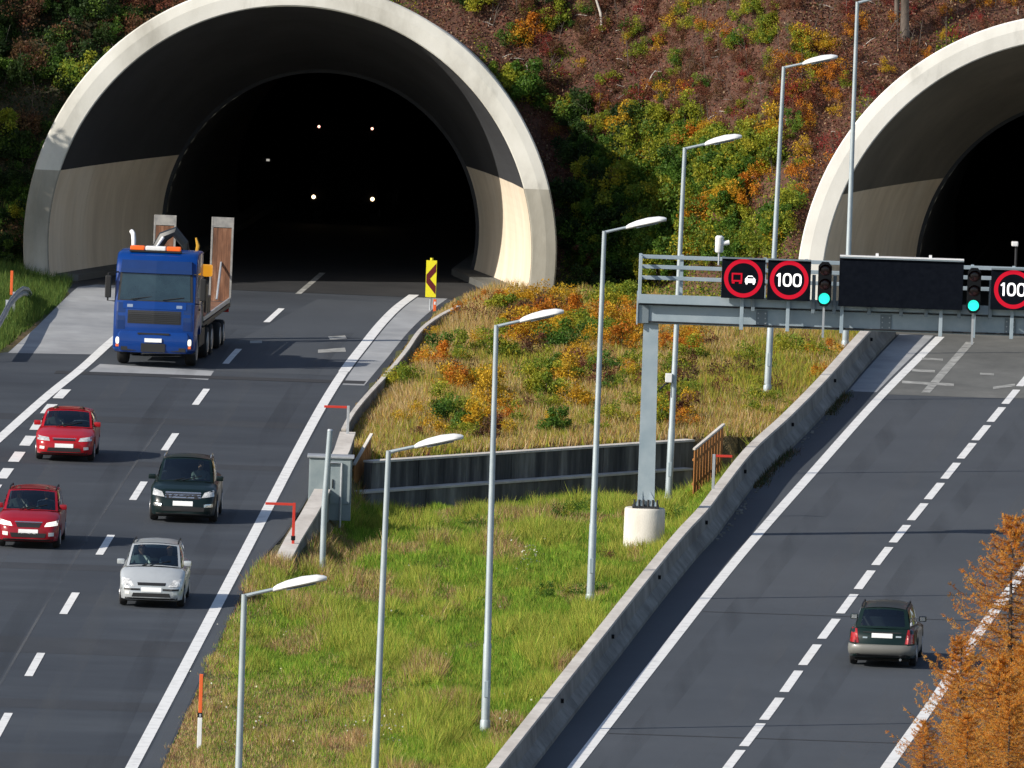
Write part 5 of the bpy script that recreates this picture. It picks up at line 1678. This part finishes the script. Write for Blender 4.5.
WORD = {'green': 'leafy green', 'darkgreen': 'dark green', 'yellowgreen': 'yellow-green', 'yellow': 'bright yellow autumn', 'orange': 'orange autumn', 'redbrown': 'red-brown', 'red': 'crimson', 'brown': 'withered brown'}
SHORT = {'green': 'a green one', 'darkgreen': 'a dark one', 'yellowgreen': 'a yellow-green one', 'yellow': 'a yellow one', 'orange': 'an orange one', 'redbrown': 'a russet one', 'red': 'a crimson one', 'brown': 'a brown one'}
PLANTS = []
def plant(kind, pos, size, where):
    PLANTS.append((size, kind, Vector(pos), where, rnd.randrange(3), rnd.uniform(0, 6.28), rnd.uniform(.85, 1.15)))

def fill(x0, x1, y0, y1, mix, size, where):
    for kind, n in mix:
        for _ in range(n):
            p = hit(rnd.uniform(x0, x1), rnd.uniform(y0, y1))
            if bool(in_portal(p.x, p.y, p.z, -.25)): continue
            if p.y < PR.y and p.z < .9 and p.x > f_bar(p.y) - .5: continue
            if p.y < PL.y and -9 < p.x < f_road_lr(p.y) + .7: continue
            plant(kind, p, rnd.uniform(*size), where)

H1 = 'on the lower slope behind the gantry railing'
H2 = 'in the shadow of the larger tunnel collar'
H3 = 'on the slope behind the lorry sign and the 100 sign'
H4 = 'on the red upper slope between the tunnels'
H5 = 'on the upper slope around the tallest lamp heads'
H6 = 'beside the collar of the right tunnel'
H7 = 'above the right shoulder of the larger tunnel collar'
fill(585, 740, 175, 290, [('green', 46), ('yellowgreen', 26)], (.75, 1.3), H1)
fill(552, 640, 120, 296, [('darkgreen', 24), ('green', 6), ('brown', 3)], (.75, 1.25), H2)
fill(690, 800, 135, 270, [('yellowgreen', 30), ('green', 22), ('orange', 6), ('yellow', 9)], (.6, 1.1), H3)
fill(600, 720, 130, 180, [('yellowgreen', 16), ('green', 9), ('yellow', 4)], (.6, 1.0), H1)
fill(545, 800, 5, 150, [('redbrown', 90), ('red', 20), ('yellow', 14), ('yellowgreen', 26), ('green', 14), ('brown', 50), ('orange', 9)], (.30, .62), H4)
fill(680, 775, -10, 55, [('yellowgreen', 15), ('green', 4)], (.5, .85), H5)
fill(765, 850, 50, 175, [('orange', 10), ('redbrown', 12), ('yellow', 7), ('yellowgreen', 6), ('red', 4)], (.4, .75), H6)
fill(470, 560, -10, 120, [('green', 6), ('yellowgreen', 6), ('brown', 9), ('darkgreen', 8)], (.5, .9), H7)
fill(370, 470, -12, 30, [('green', 6), ('darkgreen', 6)], (.6, 1.0), H7)
for k, a, b, s, w in (('orange', 529, 42, .9, H7), ('orange', 523, 50, .7, H7), ('green', 522, 108, 1.3, H7), ('yellowgreen', 508, 90, 1.0, H7), ('yellow', 662, 108, .75, H4), ('yellowgreen', 632, 130, .8, H4), ('red', 597, 112, .6, H4),
                   ('orange', 607, 178, .7, H2), ('red', 563, 78, .45, H4), ('yellow', 735, 180, .8, H3), ('orange', 748, 205, .85, H3), ('yellow', 760, 175, .7, H3), ('orange', 799, 205, .5, H6), ('yellow', 672, 30, .7, H5), ('red', 805, 42, .6, H6), ('green', 700, 250, 1.2, H1), ('green', 655, 270, 1.2, H1)):
    plant(k, hit(a, b), s, w)
HR = 'on the hillside above the right tunnel mouth'
fill(840, 1040, -15, 110, [('redbrown', 34), ('orange', 9), ('brown', 14), ('red', 9), ('yellow', 4)], (.3, .6), HR)
HL = 'on the shady slope left of the larger tunnel'
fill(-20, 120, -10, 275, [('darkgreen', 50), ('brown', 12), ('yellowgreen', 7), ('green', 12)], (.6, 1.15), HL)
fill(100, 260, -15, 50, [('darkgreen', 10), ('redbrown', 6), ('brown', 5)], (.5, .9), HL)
B1 = 'at the foot of the larger tunnel collar'
B2 = 'in the straw grass beside the parapet'
B3 = 'on the bank above the retaining walls'
B4 = 'on the bank between the gantry post and the right barrier'
fill(500, 640, 306, 352, [('yellow', 12), ('orange', 8), ('yellowgreen', 8), ('brown', 6), ('green', 4)], (.6, 1.1), B1)
fill(455, 560, 304, 325, [('brown', 9), ('redbrown', 7), ('orange', 4)], (.45, .75), B1)
fill(400, 520, 340, 445, [('yellow', 13), ('yellowgreen', 9), ('green', 3), ('brown', 4), ('orange', 5)], (.5, .95), B2)
fill(520, 700, 345, 436, [('yellowgreen', 24), ('green', 4), ('redbrown', 5), ('orange', 6), ('yellow', 14), ('brown', 5)], (.5, .95), B3)
fill(665, 835, 325, 425, [('yellowgreen', 16), ('redbrown', 5), ('orange', 5), ('green', 3), ('brown', 4)], (.42, .8), B4)
for k, a, b, s, w in (('yellow', 555, 340, 1.0, B1), ('yellow', 546, 350, .8, B1), ('orange', 575, 325, .9, B1), ('yellow', 488, 408, .95, B2), ('yellow', 483, 395, .8, B2), ('green', 455, 428, 1.0, B2), ('yellowgreen', 440, 418, .9, B2), ('yellow', 553, 432, .6, B3), ('redbrown', 575, 376, .7, B3), ('red', 560, 372, .5, B3), ('orange', 672, 345, .8, B4), ('orange', 690, 350, .7, B4)):
    plant(k, hit(a, b), s, w)
MD = 'in the grass below the retaining walls'
for k, a, b, s in (('green', 355, 520, .42), ('green', 560, 520, .5), ('green', 585, 515, .45), ('green', 545, 600, .4), ('green', 575, 598, .45), ('green', 600, 596, .4), ('green', 680, 520, .5), ('yellowgreen', 690, 505, .5), ('yellowgreen', 610, 530, .4), ('green', 470, 528, .4), ('green', 395, 620, .3), ('green', 420, 690, .3), ('brown', 610, 560, .35)):
    plant(k, hit(a, b), s * 1.2, MD)

def set_plants(most=285):
    PLANTS.sort(key=lambda q: -q[0])
    Vs = []; Cs = []
    for i, (size, kind, pos, where, j, rz, sz) in enumerate(PLANTS):
        fol, st, V, C = SH[kind][j]
        if i < most:
            r = empty('shrub', (pos.x, pos.y, pos.z - .06), rz)
            r.scale = (size, size, size * sz)
            link('foliage', fol, r); link('stems', st, r)
            near = sorted(((q[2] - pos).length, q[1]) for q in PLANTS[:most] if q[1] != kind and (q[2] - pos).length < 1.1)
            lab = ('tall ' if size > .9 else 'low ' if size < .62 else '') + WORD[kind] + ' shrub ' + where
            if near and len(lab.split()) <= 12: lab += ' near ' + SHORT[near[0][1]]
            props(r, lab, 'shrub', lab.replace(' shrub ', ' shrubs '))
        else:
            c, s = math.cos(rz), math.sin(rz)
            W = V[::2].reshape(-1, 3) * np.array([size, size, size * sz])
            W = np.stack([W[:, 0] * c - W[:, 1] * s + pos.x, W[:, 0] * s + W[:, 1] * c + pos.y, W[:, 2] + pos.z - .06], 1)
            Vs.append(W); Cs.append(C[::2])
    o = link('undergrowth', fast_mesh('undergrowth', np.concatenate(Vs), 4, M['leaf'], np.concatenate(Cs)))
    props(o, 'small red, brown and yellow undergrowth scattered over hillside and bank', 'undergrowth', kind='stuff')
set_plants()

# ---- low growth and litter on the hillside: nobody could count it
def hill_litter(n):
    rg = np.random.default_rng(5)
    x = rg.uniform(-24, 26, n); h = rg.uniform(-.5, 14.5, n)
    y = np.interp(x, _fx, _fy) + h
    z = terrain(x, y)
    ok = ~in_portal(x, y, z, .5)
    x, y, z, h = x[ok], y[ok], z[ok], h[ok]
    m = len(x)
    nz_ = fbm(x * .8, y * .8 + 40)
    lift = rg.uniform(0, 1, m) ** 2 * (.16 + .5 * np.clip(nz_ - .35, 0, 1))
    c = np.stack([x, y, z + lift], 1)
    red = pick(PAL['redbrown'] + PAL['brown'] + [(.40, .26, .16), (.30, .15, .11), (.32, .12, .08), (.44, .31, .19), (.20, .09, .07), (.14, .13, .04)], m, rg)
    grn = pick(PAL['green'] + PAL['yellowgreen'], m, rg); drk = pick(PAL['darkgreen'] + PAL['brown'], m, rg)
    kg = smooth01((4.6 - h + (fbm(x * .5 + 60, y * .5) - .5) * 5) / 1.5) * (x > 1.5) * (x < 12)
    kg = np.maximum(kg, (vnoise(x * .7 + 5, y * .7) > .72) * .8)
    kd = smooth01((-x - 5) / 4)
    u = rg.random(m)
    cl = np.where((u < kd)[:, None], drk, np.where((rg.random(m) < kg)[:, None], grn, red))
    me = fast_mesh('leaf_litter', leaf_soup(c, rg.uniform(.022, .06, m), rg, .7), 4, M['leaf'], cl)
    o = link('leaf_litter', me)
    props(o, 'fallen leaves and low growth covering the hillside', 'leaf litter', kind='stuff')
hill_litter(340000)

def twigs(n):
    rg = np.random.default_rng(8)
    bm = bmesh.new()
    for _ in range(n):
        a, b = rg.uniform(480, 1024), rg.uniform(0, 150)
        p = hit(a, b)
        if bool(in_portal(p.x, p.y, p.z, -.2)): continue
        t = Vector((rg.normal(), rg.normal() * .5, rg.normal() * .35)).normalized() * rg.uniform(.1, .32)
        p = p + Vector((0, 0, .12))
        btube(bm, [p - t, p + t * .2 + Vector((0, 0, .03)), p + t], [.013, .010, .005], 4, False)
    o = bmobj('fallen_twigs', bm, M['bark_pale'])
    props(o, 'pale broken twigs scattered over the red leaf litter', 'twigs', kind='stuff')
twigs(70)
def bare_stems(n):
    rg = np.random.default_rng(77)
    bm = bmesh.new()
    for _ in range(n):
        a = rg.uniform(0, 1024); b = rg.uniform(-5, 190)
        if 120 < a < 480 and b > 20: continue
        p = hit(a, b)
        if bool(in_portal(p.x, p.y, p.z, -.1)): continue
        h = rg.uniform(.35, 1.3); l = rg.normal(size=2) * .22 * h
        btube(bm, [p - Vector((0, 0, .1)), p + Vector((l[0] * .4, l[1] * .4, h * .55)), p + Vector((l[0], l[1], h))], [.013, .009, .004], 4, False)
        for _k in range(3):
            f = rg.uniform(.35, .8); s = rg.normal(size=2) * .2 * h
            q = p + Vector((l[0] * f, l[1] * f, h * f))
            btube(bm, [q, q + Vector((s[0], s[1], .22 * h))], [.006, .003], 4, False)
    o = bmobj('bare_stems', bm, M['bark'])
    props(o, 'thin leafless stems standing all over the hillside', 'stems', kind='stuff')
bare_stems(330)

# ---- grass
def blades(name, label, x, y, hgt, wid, cols, rg, lean=.35, cat='grass'):
    n = len(x)
    z = terrain(x, y)
    a = rg.uniform(0, 2 * np.pi, n)
    dx, dy = np.cos(a) * wid, np.sin(a) * wid * .5
    lx, ly = rg.normal(size=n) * lean * hgt, rg.normal(size=n) * lean * hgt
    V = np.stack([np.stack([x - dx, y - dy, z - .03], 1), np.stack([x + dx, y + dy, z - .03], 1), np.stack([x + lx, y + ly, z + hgt], 1)], 1)
    o = link(name, fast_mesh(name, V, 3, M['grass'], cols))
    props(o, label, cat, kind='stuff')

def meadow():
    rg = np.random.default_rng(21)
    n = 560000
    y = rg.uniform(-140, float(wall_y(0)) + 6, n)
    xl, xr = f_road_lr(y), f_bar(y)
    x = xl + (xr - xl) * rg.random(n)
    x += (rg.random(n) - .5) * .5
    k = (x > xl - .15) & (x < xr - .05) & (wall_y(x) - y > 1.1)
    near_wing = (y > wpts[0].y - .5) & (x < np.interp(y, [p.y for p in wpts], [p.x for p in wpts]) + .65)
    k &= ~near_wing
    x, y = x[k], y[k]
    n = len(x)
    e = np.clip((x - f_road_lr(y)) / 1.0, 0, 1)
    p1 = fbm(x * .55 + 4, y * .13, 3); p2 = fbm(x * 1.6, y * .5 + 9, 2); p3 = fbm(x * .9 + 50, y * .22 + 7, 3)
    dry = smooth01((p1 - .55) / .13)
    front = smooth01((-93 - y) / 12) * smooth01((6.5 - (x - f_road_lr(y))) / 4)     # the mown, withered patch by the marker post
    dry = np.clip(dry * .75 + front * .6 + (1 - e) * .45, 0, 1)
    p4 = vnoise(x * 2.4, y * .8)
    grn = pick([(.13, .265, .018), (.20, .335, .026), (.27, .38, .036), (.085, .18, .016)], n, rg)
    yel = pick([(.38, .37, .06), (.31, .35, .05)], n, rg)
    tan = pick(PAL['tan'] + [(.30, .16, .10), (.24, .12, .08)], n, rg)
    u = rg.random(n)
    ky = .18 + smooth01((p3 - .45) / .15) * .55
    c = np.where((u < dry * .85)[:, None], tan, np.where((rg.random(n) < ky)[:, None], yel, grn))
    h = (.07 + .22 * p2 + .26 * smooth01((p3 - .5) / .15)) * rg.uniform(.5, 1.25, n) * (.45 + .55 * e) * (1 - .35 * front) * (.5 + 1.0 * p4)
    c = c * (.72 + .5 * p4[:, None])
    blades('meadow_grass', 'green and straw coloured grass in the hollow of the median', x, y, h, rg.uniform(.008, .02, n), c, rg)
meadow()

def bank_grass():
    rg = np.random.default_rng(22)
    n = 260000
    y = rg.uniform(float(wall_y(-6)) - 2, PL.y + 4, n)
    xl, xr = f_road_lr(y), f_bar(y)
    x = xl + (xr - xl) * rg.random(n)
    d = y - wall_y(x)
    pl_x = np.interp(y, [p.y for p in path_par], [p.x for p in path_par])
    k = (d > .5) & (x > xl + .1) & (x < xr - .05) & ~((x > pl_x - .12) & (x < pl_x + .15)) & (y < np.interp(x, _fx, _fy) + .5) & ~in_portal(x, y, terrain(x, y), -.1)
    x, y = x[k], y[k]; n = len(x)
    p1 = fbm(x * .45 + 14, y * .12, 3); p2 = fbm(x * 1.3, y * .4 + 9, 2)
    leftness = smooth01((3.5 - (x - f_road_lr(y))) / 3.5)
    dry = np.clip(smooth01((p1 - .36) / .2) * .8 + leftness * .8, 0, .97)
    tan = pick(PAL['tan'] + [(.56, .36, .12), (.52, .30, .08), (.60, .46, .24)], n, rg)
    grn = pick(PAL['yellowgreen'] + [(.40, .32, .06), (.36, .34, .06)], n, rg)
    rd = pick([(.24, .11, .06), (.30, .13, .05), (.20, .08, .06)], n, rg)
    u = rg.random(n)
    c = np.where((u < dry * .8)[:, None], tan, np.where((rg.random(n) < .18)[:, None], rd, grn))
    h = (.12 + .34 * p2 + .26 * leftness) * rg.uniform(.5, 1.3, n) * np.clip(.1 + (x - f_road_lr(y)) / 2.0, .15, 1)
    blades('bank_grass', 'tall straw and russet grass on the bank above the retaining walls', x, y, h, rg.uniform(.010, .026, n), c, rg, .3)
path_par = path0 = [Vector((float(fpar(v)), float(v), 0)) for v in ysp]
bank_grass()

def verge_grass():
    rg = np.random.default_rng(23)
    n = 90000
    y = rg.uniform(P(0, 358).y, PL.y + 6, n); x = rg.uniform(-24, -13.2, n)
    vx = np.interp(y, [P(0, 353).y, P(60, 305).y, P(70, 290).y, 400], [P(0, 353).x, P(60, 305).x, P(70, 290).x, P(70, 290).x])
    k = (x < vx - .05) & ~in_portal(x, y, terrain(x, y), -.1)
    x, y = x[k], y[k]; n = len(x)
    c = pick([(.055, .11, .018), (.085, .15, .025), (.12, .17, .03)], n, rg)
    blades('verge_grass', 'green grass on the verge around the guardrail', x, y, rg.uniform(.12, .42, n), rg.uniform(.01, .02, n), c, rg, .3)
    n = 60000
    y = rg.uniform(-140, 10, n); x = f_r_right(y) + 1.7 + rg.uniform(0, 7, n)
    c = pick([(.10, .16, .03), (.16, .18, .04), (.30, .22, .10)], n, rg)
    blades('verge_grass', 'grass on the slope under the orange larches', x, y, rg.uniform(.12, .4, n), rg.uniform(.01, .02, n), c, rg, .3)
verge_grass()

def flowers():
    rg = np.random.default_rng(31)
    C = []
    for a, b, n, sx, sy in ((529, 566, 46, 9, 7), (262, 735, 26, 22, 14), (375, 742, 60, 20, 16), (430, 630, 14, 40, 20), (232, 690, 22, 20, 22), (520, 720, 12, 18, 12), (575, 660, 6, 30, 20)):
        for _ in range(n):
            p = hit(a + rg.normal() * sx, b + rg.normal() * sy)
            C.append((p.x, p.y, p.z + rg.uniform(.2, .45)))
    C = np.array(C)
    col_ = pick([(.75, .74, .66), (.72, .70, .48), (.70, .72, .60)], len(C), rg, .1)
    V = leaf_soup(C, rg.uniform(.018, .034, len(C)), rg, .8, .95)
    o = link('white_flowers', fast_mesh('white_flowers', V, 4, M['leaf'], col_))
    props(o, 'small white flower heads among the median grass', 'flowers', kind='stuff')
flowers()

# ---- crumbling edge of the wing wall and debris by the barrier
def debris():
    rg = np.random.default_rng(41)
    bm = bmesh.new()
    for _ in range(130):
        y = rg.uniform(P(720, 540).y, P(850, 390).y)
        x = float(f_bar(y)) + .60 + abs(rg.normal()) * .10
        s = rg.uniform(.012, .045)
        bbox(bm, x - s, x + s, y - s * 2, y + s * 2, 0, s * .9)
    o = bmobj('debris', bm, M['concrete_wall'])
    props(o, 'crumbled stones and dirt along the foot of the barrier', 'debris', kind='stuff')
    n = 5200
    y = rg.uniform(P(735, 520).y, P(850, 388).y, n)
    keep = vnoise(y * .22, y * 0 + 3) > .45
    y = y[keep]; n = len(y)
    x = f_bar(y) + .56 + np.abs(rg.normal(size=n)) * .14
    blades('barrier_weeds', 'dark weeds growing along the foot of the barrier', x, y, rg.uniform(.05, .30, n), rg.uniform(.008, .018, n), pick(PAL['brown'] + PAL['darkgreen'], n, rg), rg, .4, 'weeds')
debris()

# ---- dead wood and trunks
def dead_branch(px0, px1, label, r):
    p = hit(*px0)
    top = at_y(px1[0], px1[1], p.y + .3) - p
    root = empty('dead_branch', p)
    props(root, label, 'branch')
    tube('stem', [(0, 0, -.2), (top.x * .4 + .03, top.y * .4, top.z * .4), (top.x * .75 - .03, top.y * .75, top.z * .75), tuple(top)], [r, r * .9, r * .7, r * .45], M['bark_pale'], root, 7)
    tube('side_twig', [(top.x * .35, top.y * .35, top.z * .35), (top.x * .35 + .18, top.y * .35, top.z * .35 - .25)], [r * .5, r * .25], M['bark_pale'], root, 6)
dead_branch((603, 42), (594, -14), 'pale bare dead branch standing on the red slope', .05)
dead_branch((642, 92), (656, 70), 'short pale stick lying on the red slope', .03)
for px, r, lab in (((905, 42), .16, 'thick grey tree trunk above the right tunnel mouth'), ((897, 26), .09, 'thin grey tree trunk behind the thick one above the right tunnel')):
    p = hit(*px)
    t = empty('bare_tree', p)
    props(t, lab, 'tree')
    tube('trunk', [(0, 0, -.3), (-.02, 0, .3), (-.06, 0, 1.6), (-.1, .1, 5), (0, .1, 9)], [r * 1.4, r, r * .85, r * .6, .03], M['bark'], t, 10)
    for k in range(9):
        z = 2.2 + k * .7; a = k * 2.4
        tube('limb', [(-.07, .02, z), (math.cos(a) * .8, math.sin(a) * .8, z + .5), (math.cos(a) * 1.5, math.sin(a) * 1.5, z + 1.3)], [r * .35, r * .22, .01], M['bark'], t, 6)
    tube('limb', [(-.03, 0, .9), (-.45, -.1, .95)], [.03, .012], M['bark'], t, 6)

# ---- orange larches on the slope beside the right carriageway
def larch_mesh(seed, H, Rb, n_br):
    rg = np.random.default_rng(seed)
    bt = bmesh.new()
    btube(bt, [(0, 0, -.6), (.03, 0, H * .3), (-.02, .02, H * .7), (.04, 0, H * .97)], [.14, .11, .05, .01], 8)
    cent = []; colr = []; dirs = []
    for i in range(n_br):
        f = (i + rg.random()) / n_br
        z = H * (.05 + .93 * f)
        Lb = Rb * (1 - f) ** .75 * rg.uniform(.5, 1.4) + .25
        a = i * 2.39996 + rg.normal() * .3
        d = np.array([math.cos(a), math.sin(a), 0])
        k = np.linspace(0, 1, 14)
        pts = np.stack([d[0] * Lb * k, d[1] * Lb * k, z - .10 * Lb * np.sin(k * 2.4) + .34 * Lb * k ** 2.2], 1)
        btube(bt, [tuple(pts[j]) for j in (0, 4, 8, 13)], [.028 * (1 - f) + .012, .016, .010, .004], 5, False)
        side = np.array([-d[1], d[0], 0])
        for j in range(1, 14):
            for s in (-1, 1, 0):
                lt = Lb * .26 * (1 - k[j] * .75) * rg.uniform(.5, 1.25) if s else .16
                e = side * s * lt + d * lt * .75 + np.array([0, 0, rg.normal() * .10 + .03 + .05 * (s == 0)])
                m = int(8 + 46 * lt)
                w = rg.random((m, 1))
                q = pts[j] + e * w + rg.normal(size=(m, 3)) * .018
                cent.append(q)
                dv = e[None, :] / (np.linalg.norm(e) + 1e-6) * .8 + rg.normal(size=(m, 3)) * .75
                dirs.append(dv / np.linalg.norm(dv, axis=1)[:, None])
                base = np.array(((.78, .33, .03), (.80, .42, .07), (.66, .24, .022), (.72, .42, .13), (.56, .32, .10), (.48, .19, .04))[rg.integers(0, 6)])
                colr.append(base * (1 + rg.uniform(-.25, .25, (m, 1))))
    c = np.concatenate(cent); dv = np.concatenate(dirs); cl = np.concatenate(colr)
    n = len(c)
    ln = rg.uniform(.03, .07, n)[:, None]; wd = rg.uniform(.008, .014, n)[:, None]
    b = np.cross(dv, rg.normal(size=(n, 3))); b /= np.linalg.norm(b, axis=1)[:, None] + 1e-9
    V = np.stack([c - dv * ln * .3 - b * wd, c - dv * ln * .3 + b * wd, c + dv * ln], 1)
    crown = fast_mesh('larch_crown', V, 3, M['needle'], cl)
    tr = bpy.data.meshes.new('larch_trunk'); bt.to_mesh(tr); bt.free(); tr.materials.append(M['bark'])
    return crown, tr
def larch(px, py, D, top_py, mesh, label, H, rz):
    """stands at distance D; its top is on the sight line px, py"""
    o, d = ray(px, top_py)
    t = o + d * (D / d.y)
    zg = float(terrain(t.x, t.y))
    r = empty('larch_tree', (t.x, t.y, zg), rz)
    s = (t.z - zg) / (H * .97)
    r.scale = (s, s, s)
    props(r, label, 'tree', 'orange larches beside the right carriageway')
    link('crown', mesh[0], r); link('trunk', mesh[1], r)
L1 = larch_mesh(51, 8.0, 2.9, 120); L2 = larch_mesh(52, 6.0, 2.3, 95)
larch(1014, 0, 425, 520, L1, 'tallest orange larch, hiding the right edge line of the right carriageway', 8.0, .3)
larch(1052, 0, 432, 560, L2, 'orange larch half hidden behind the tallest larch', 6.0, 1.7)
larch(962, 0, 414, 640, L2, 'low orange larch reaching over the edge line beside the dark green estate car', 6.0, 2.9)
larch(1000, 0, 408, 660, L2, 'young orange larch standing between the tallest larch and the low larch', 6.0, .8)
larch(925, 0, 407, 722, L2, 'smallest orange larch, only its tip showing beside the edge line', 6.0, 4.0)
larch(1028, 0, 410, 640, L1, 'orange larch standing behind the young larch', 8.0, 2.2)
larch(968, 0, 405, 716, L2, 'bushy orange larch between the smallest and the young larch', 6.0, 5.2)
larch(1010, 0, 403, 700, L1, 'bushy orange larch in front of the young larch', 8.0, 3.6)
# ---- trees on the left embankment, outside the picture, that shade the left slope and the foot of the left tunnel
def shade_tree(seed, H, R):
    rg = np.random.default_rng(seed)
    bt = bmesh.new()
    btube(bt, [(0, 0, -.5), (.1, 0, H * .4), (0, .1, H * .9)], [.28, .2, .04], 8)
    cl = 26
    cc = rg.normal(size=(cl, 3)); cc /= np.linalg.norm(cc, axis=1)[:, None]; cc *= rg.uniform(.4, 1, (cl, 1))
    cc = cc * np.array([R, R, H * .36]) + np.array([0, 0, H * .6])
    for i in range(10):
        btube(bt, [(0, 0, H * (.25 + .04 * i)), tuple(cc[i] * .6 + np.array([0, 0, H * .2])), tuple(cc[i])], [.09, .05, .02], 5, False)
    n = 5200
    k = rg.integers(0, cl, n)
    off = rg.normal(size=(n, 3)); off /= np.linalg.norm(off, axis=1)[:, None]; off *= (rg.random((n, 1)) ** .5) * rg.uniform(.7, 1.5, (cl, 1))[k]
    fol = fast_mesh('tree_crown', leaf_soup(cc[k] + off, rg.uniform(.10, .2, n), rg), 4, M['leaf'], pick(PAL['darkgreen'] + PAL['yellowgreen'], n, rg))
    tr = bpy.data.meshes.new('tree_trunk'); bt.to_mesh(tr); bt.free(); tr.materials.append(M['bark'])
    return fol, tr
ST = [shade_tree(61, 12, 3.0), shade_tree(62, 14, 3.4)]
for i, (x, y, s) in enumerate(((-24, 37.5, .92), (-26.5, 33.5, .85), (-23.5, 43, .95), (-29, 39, 1.1), (-26, 47.5, .95), (-33, 44, 1.2), (-24.5, 53, .85), (-30, 54, 1.1))):
    z = float(terrain(x, y))
    r = empty('broadleaf_tree', (x, y, z), i * 1.3)
    r.scale = (s, s, s)
    props(r, 'broadleaf tree on the embankment left of the larger tunnel', 'tree', 'trees on the left embankment')
    link('crown', ST[i % 2][0], r); link('trunk', ST[i % 2][1], r)
